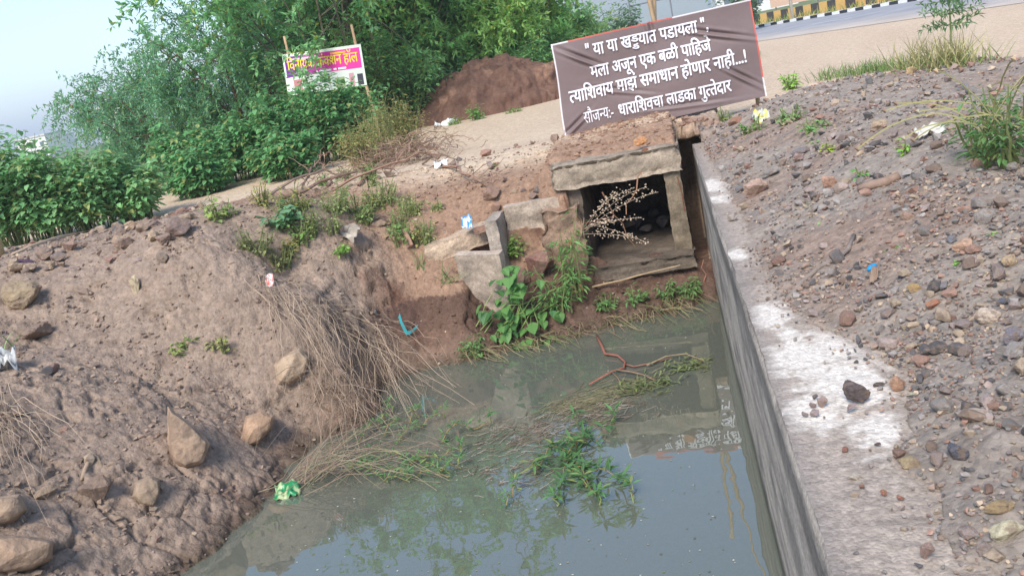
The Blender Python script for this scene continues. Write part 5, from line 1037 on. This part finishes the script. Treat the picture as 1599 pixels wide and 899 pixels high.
log('stick', 'pale bleached stick lying along the cobble row', [(20, 400), (50, 388), (85, 376), (120, 366), (145, 362)], .03, (176, 152, 128))
log('root', 'curled pale root sticking out of the mud beside the boulder', [(128, 752), (134, 735), (140, 720), (152, 716), (160, 732)], .018, (160, 138, 116), 'root')
p = lt(40, 418); bm = bmesh.new(); bmesh.ops.create_uvsphere(bm, u_segments=14, v_segments=10, radius=.5)
for v in bm.verts: v.co.x *= 2.0+.5*v.co.y; v.co.z *= .6+.15*(v.co.x > 0)
me = bpy.data.meshes.new('old_shoe'); bm.to_mesh(me); bm.free(); me.materials.append(material('dark_rubber', .6, color=srgb(86, 62, 76), namt=.2)); o = link(bpy.data.objects.new('old_shoe', me)); o.scale = (.15, .15, .15); o.rotation_euler = (0, .35, .1); o.location = p+np.array([0, 0, .05]); tag(o, 'dark purple rounded object lying beside the broad boulder', 'litter')
p = lt(1, 400); mb = MB(); mb.tube([p+np.array([-.1, 0, -.1]), p+np.array([-.08, 0, .2]), p+np.array([-.12, .02, .42])], [.14, .13, .11], srgb(168, 146, 106), 9); o = mb.build('tree_stump', M_bark, origin=tuple(p), smooth=True); tag(o, 'short cut tan stump at the end of the leafy bushes', 'stump')

# ------------------------------------------------------------------ road, kerb, barrier and far things
RD = np.array([.26, -.966]); RN = np.array([.966, .26])      # along the road, and away from the camera
m = bpy.data.materials.new('dusty_asphalt'); m.use_nodes = True; nt = m.node_tree; b = nt.nodes['Principled BSDF']; b.inputs['Roughness'].default_value = .85; b.inputs['Specular IOR Level'].default_value = .2
N = nt.nodes.new; L = nt.links.new; at_ = N('ShaderNodeAttribute'); at_.attribute_name = 'Col'; no = N('ShaderNodeTexNoise'); no.inputs['Scale'].default_value = .7; no.inputs['Detail'].default_value = 6; tc = N('ShaderNodeTexCoord'); L(tc.outputs['Object'], no.inputs['Vector'])
mr = N('ShaderNodeMapRange'); mr.inputs[1].default_value = .3; mr.inputs[2].default_value = .7; mr.inputs[3].default_value = .85; mr.inputs[4].default_value = 1.12; L(no.outputs['Fac'], mr.inputs[0]); mx = N('ShaderNodeMix'); mx.data_type = 'RGBA'; mx.blend_type = 'MULTIPLY'; mx.inputs[0].default_value = 1; L(at_.outputs['Color'], mx.inputs[6]); L(mr.outputs[0], mx.inputs[7]); L(mx.outputs[2], b.inputs['Base Color'])
K0 = PZ(1194, 42, 0)[:2]; K1 = PZ(1443, 0, 0)[:2]; RD = (K1-K0)/np.linalg.norm(K1-K0); RN = np.array([-RD[1], RD[0]]); RN = RN if RN[0] > 0 else -RN
def rp(s_, t_, z=0): q = K0+RD*s_-RN*t_; return np.array([q[0], q[1], z])
WID = 10.5; ss = np.linspace(-160, 90, 160); ts = np.linspace(0, WID, 24); P = np.array([rp(a, t, .012) for a in ss for t in ts]); i = np.arange(len(ss)*len(ts)).reshape(len(ss), len(ts)); Q = np.stack([i[:-1, :-1], i[1:, :-1], i[1:, 1:], i[:-1, 1:]], -1).reshape(-1, 4)
tt_ = np.tile(ts, len(ss)); nn_ = fbm(P[:, 0], P[:, 1], 2.5, 4, 701); c_ = np.tile(np.array(srgb(150, 148, 150)), (len(P), 1)); c_ = mixc(c_, srgb(192, 176, 160), sst(5.5, WID+.8, tt_+1.6*nn_))
e1 = P[Q[:, 1]]-P[Q[:, 0]]; e2 = P[Q[:, 3]]-P[Q[:, 0]]; Q = Q if np.cross(e1, e2)[0, 2] > 0 else Q[:, ::-1]
me = fast_mesh('road', P, Q, c_); me.materials.append(m); tag(link(bpy.data.objects.new('road', me)), kind='structure')
for k in range(7):
    s_ = -8+k*6.0; mb = MB(); mb.add([rp(s_, 5.0, .017), rp(s_+2.4, 5.0, .017), rp(s_+2.4, 5.13, .017), rp(s_, 5.13, .017)], [(0, 1, 2, 3)], srgb(206, 204, 200)); o = mb.build('lane_marking', M_paint); tag(o, kind='structure')
kb = empty('kerb', tuple(rp(10, 0)), 'black and white striped kerb along the far edge of the road', 'kerb'); ka = MB(); ka2 = MB()
Mk = Matrix(((RD[0], -RN[0], 0, 0), (RD[1], -RN[1], 0, 0), (0, 0, 1, 0), (0, 0, 0, 1))); kms = []
for cc in ((226, 226, 224), (52, 54, 58)):
    mb = MB(); mb.box((0, -.28, -.02), (.53, .0, .15), srgb(*cc)); me = mb.mesh('kerb_block'); me.materials.append(M_paint); kms.append(me)
for k in range(-70, 70):
    o = link(bpy.data.objects.new('kerb_block', kms[k % 2]), kb); q = rp(k*.54, 0)-np.array(kb.location); o.matrix_local = Matrix.Translation(q) @ Mk
bq = empty('parapet', tuple(rp(0, -6)), 'low yellow and black striped roadside parapet beyond the kerb', 'barrier'); kms = []
for cc in ((200, 164, 98), (70, 66, 64)):
    mb = MB(); mb.box((0, -.3, -.02), (.69, .0, .6), srgb(*cc)); me = mb.mesh('striped_section'); me.materials.append(M_paint); kms.append(me)
for k in range(-50, 30):
    o = link(bpy.data.objects.new('striped_section', kms[k % 2]), bq); q = rp(k*.7, -5-max(0, k)*.07)-np.array(bq.location); o.matrix_local = Matrix.Translation(q) @ Mk
mb = MB()
for k in range(1500): q = rp(R.uniform(-30, 40), -R.uniform(.4, 4.8)); blades(mb, q, 1, .5, .05, R.choice([(150, 158, 84), (176, 164, 96), (120, 146, 78)]), .6, .4, 1, .1)
o = mb.build('verge_grass', M_leaf); tag(o, 'green and yellow grass verge between kerb and parapet', 'grass', kind='stuff')
def building(label, px, py, Yd, w, h, d, col, roofs=True):
    p = PY(px, py, Yd); p[2] = 0; t = empty('building', tuple(p), label, 'building'); mb = MB(); mb.box(p+np.array([-w/2, 0, 0]), p+np.array([w/2, d, h]), srgb(*col)); wl_ = mb.build('wall', M_paint, t)
    mb = MB(); mb.box(p+np.array([-w/2-.3, -.3, h]), p+np.array([w/2+.3, d+.3, h+.5]), srgb(*[c*.9 for c in col])); mb.build('roof', M_paint, t); nf = max(1, int(h/3.2)); nw = max(2, int(w/3.2))
    for f_ in range(nf):
        for k in range(nw): x0 = p[0]-w/2+(k+.3)*w/nw; mb = MB(); mb.box((x0, p[1]-.06, 1+f_*3.2), (x0+w/nw*.4, p[1]+.1, 2.5+f_*3.2), srgb(100, 110, 120)); mb.build('window', M_paint, t)
building('far white apartment block above the low end of the leafy bushes', 55, 240, 260, 11, 7.5, 9, (232, 226, 216)); building('far cream apartment block glimpsed below the feathery tree', 188, 215, 230, 9, 10.5, 9, (230, 222, 206)); building('small far white house beside the apartment block', 95, 238, 280, 6, 6.5, 6, (226, 224, 222)); building('grey town building beyond the striped parapet', 1200, 5, 190, 22, 7, 12, (196, 200, 206)); building('white shop block beyond the parapet end', 1182, 5, 120, 10, 4.4, 8, (216, 212, 210))
for lab, px, Yd, w, h, zb_, col in [('orange hoarding standing beyond the striped parapet', 1245, 78, 4.2, 3, .2, (190, 160, 138))]:
    p = PY(px, 5, Yd); p[2] = 0; t = empty('hoarding', tuple(p), lab, 'sign'); mb = MB(); mb.box(p+np.array([-w/2, 0, zb_+.4]), p+np.array([w/2, .12, zb_+h]), srgb(*col)); mb.build('panel', M_paint, t)
    for s_ in (-1, 1): mb = MB(); mb.tube([p+np.array([s_*w*.4, .2, 0]), p+np.array([s_*w*.4, .2, zb_+h])], .06, srgb(120, 116, 112), 6); mb.build('post', M_paint, t)
p = PY(1236, 15, 52); p[2] = 0; mb = MB(); mb.tube([p, p+np.array([0, 0, 4]), p+np.array([0, 0, 8]), p+np.array([.8, -.3, 8.3])], [.09, .08, .06, .04], srgb(214, 210, 196), 8); o = mb.build('street_lamp', M_paint, origin=tuple(p), smooth=True); tag(o, 'pale street lamp post standing by the striped parapet', 'lamp post')
# far steel frame above the banner
t = empty('steel_frame', tuple(PY(1000, 40, 60)*np.array([1, 1, 0])), 'bare grey steel frame far behind the banner pole', 'frame'); fx0 = PY(988, 40, 60)[0]
for nm, a_, b_ in [('post', (fx0, 60, 0), (fx0, 60, 3.6)), ('post', (fx0+2.6, 60, 0), (fx0+2.6, 60, 3.6)), ('beam', (fx0, 60, 3.5), (fx0+2.6, 60, 3.5)), ('beam', (fx0, 60, 2.8), (fx0+2.6, 60, 2.8))]: mb = MB(); mb.tube([a_, b_], .06, srgb(120, 122, 126), 6); mb.build(nm, M_paint, t)
for px, py, Yd, hgt, lab in [(978, 20, 55, 3.4, 'small dark tree beside the far steel frame'), (962, 30, 62, 2.6, 'distant bluish tree by the banner top edge'), (1168, 0, 50, 3.6, 'small far tree above the banner top right')]:
    p = PY(px, 60, Yd); p[2] = 0; bush('far_tree', lab, p, hgt, 1.1, 40, 40, .3, .14, (98, 126, 88), 'tree', None, None, .1, False)
for xc, yc, wd, ht, lab in [(250, 1500, 900, 62, 'hill'), (-300, 1900, 1400, 40, 'hill'), (900, 1300, 700, 70, 'hill')]:
    U, V = np.meshgrid(np.linspace(-1, 1, 60), np.linspace(-1, 1, 24)); u_, v_ = U.ravel(), V.ravel(); h_ = ht*np.clip(1-u_**2, 0, 1)**.8*np.clip(1-v_**2, 0, 1)*(1+.35*fbm(u_+xc, v_, .5, 3, 801))-1; i = np.arange(U.size).reshape(U.shape); Q = np.stack([i[:-1, :-1], i[:-1, 1:], i[1:, 1:], i[1:, :-1]], -1).reshape(-1, 4)
    me = fast_mesh('hill', np.c_[xc+u_*wd, yc+v_*200, h_], Q, np.tile(np.array(srgb(120, 124, 92)), (len(u_), 1))); me.materials.append(M_ground); tag(link(bpy.data.objects.new('hill', me)), kind='structure')
# ------------------------------------------------------------------ haze
m = bpy.data.materials.new('haze'); m.use_nodes = True; nt = m.node_tree; nt.nodes.clear(); o_ = nt.nodes.new('ShaderNodeOutputMaterial'); v_ = nt.nodes.new('ShaderNodeVolumePrincipled'); v_.inputs['Color'].default_value = (.86, .92, 1, 1); v_.inputs['Density'].default_value = .0009; nt.links.new(v_.outputs[0], o_.inputs['Volume'])
mb = MB(); mb.box((-4000, -4000, -4), (4000, 4000, 110)); o = mb.build('haze', m); tag(o, kind='stuff')
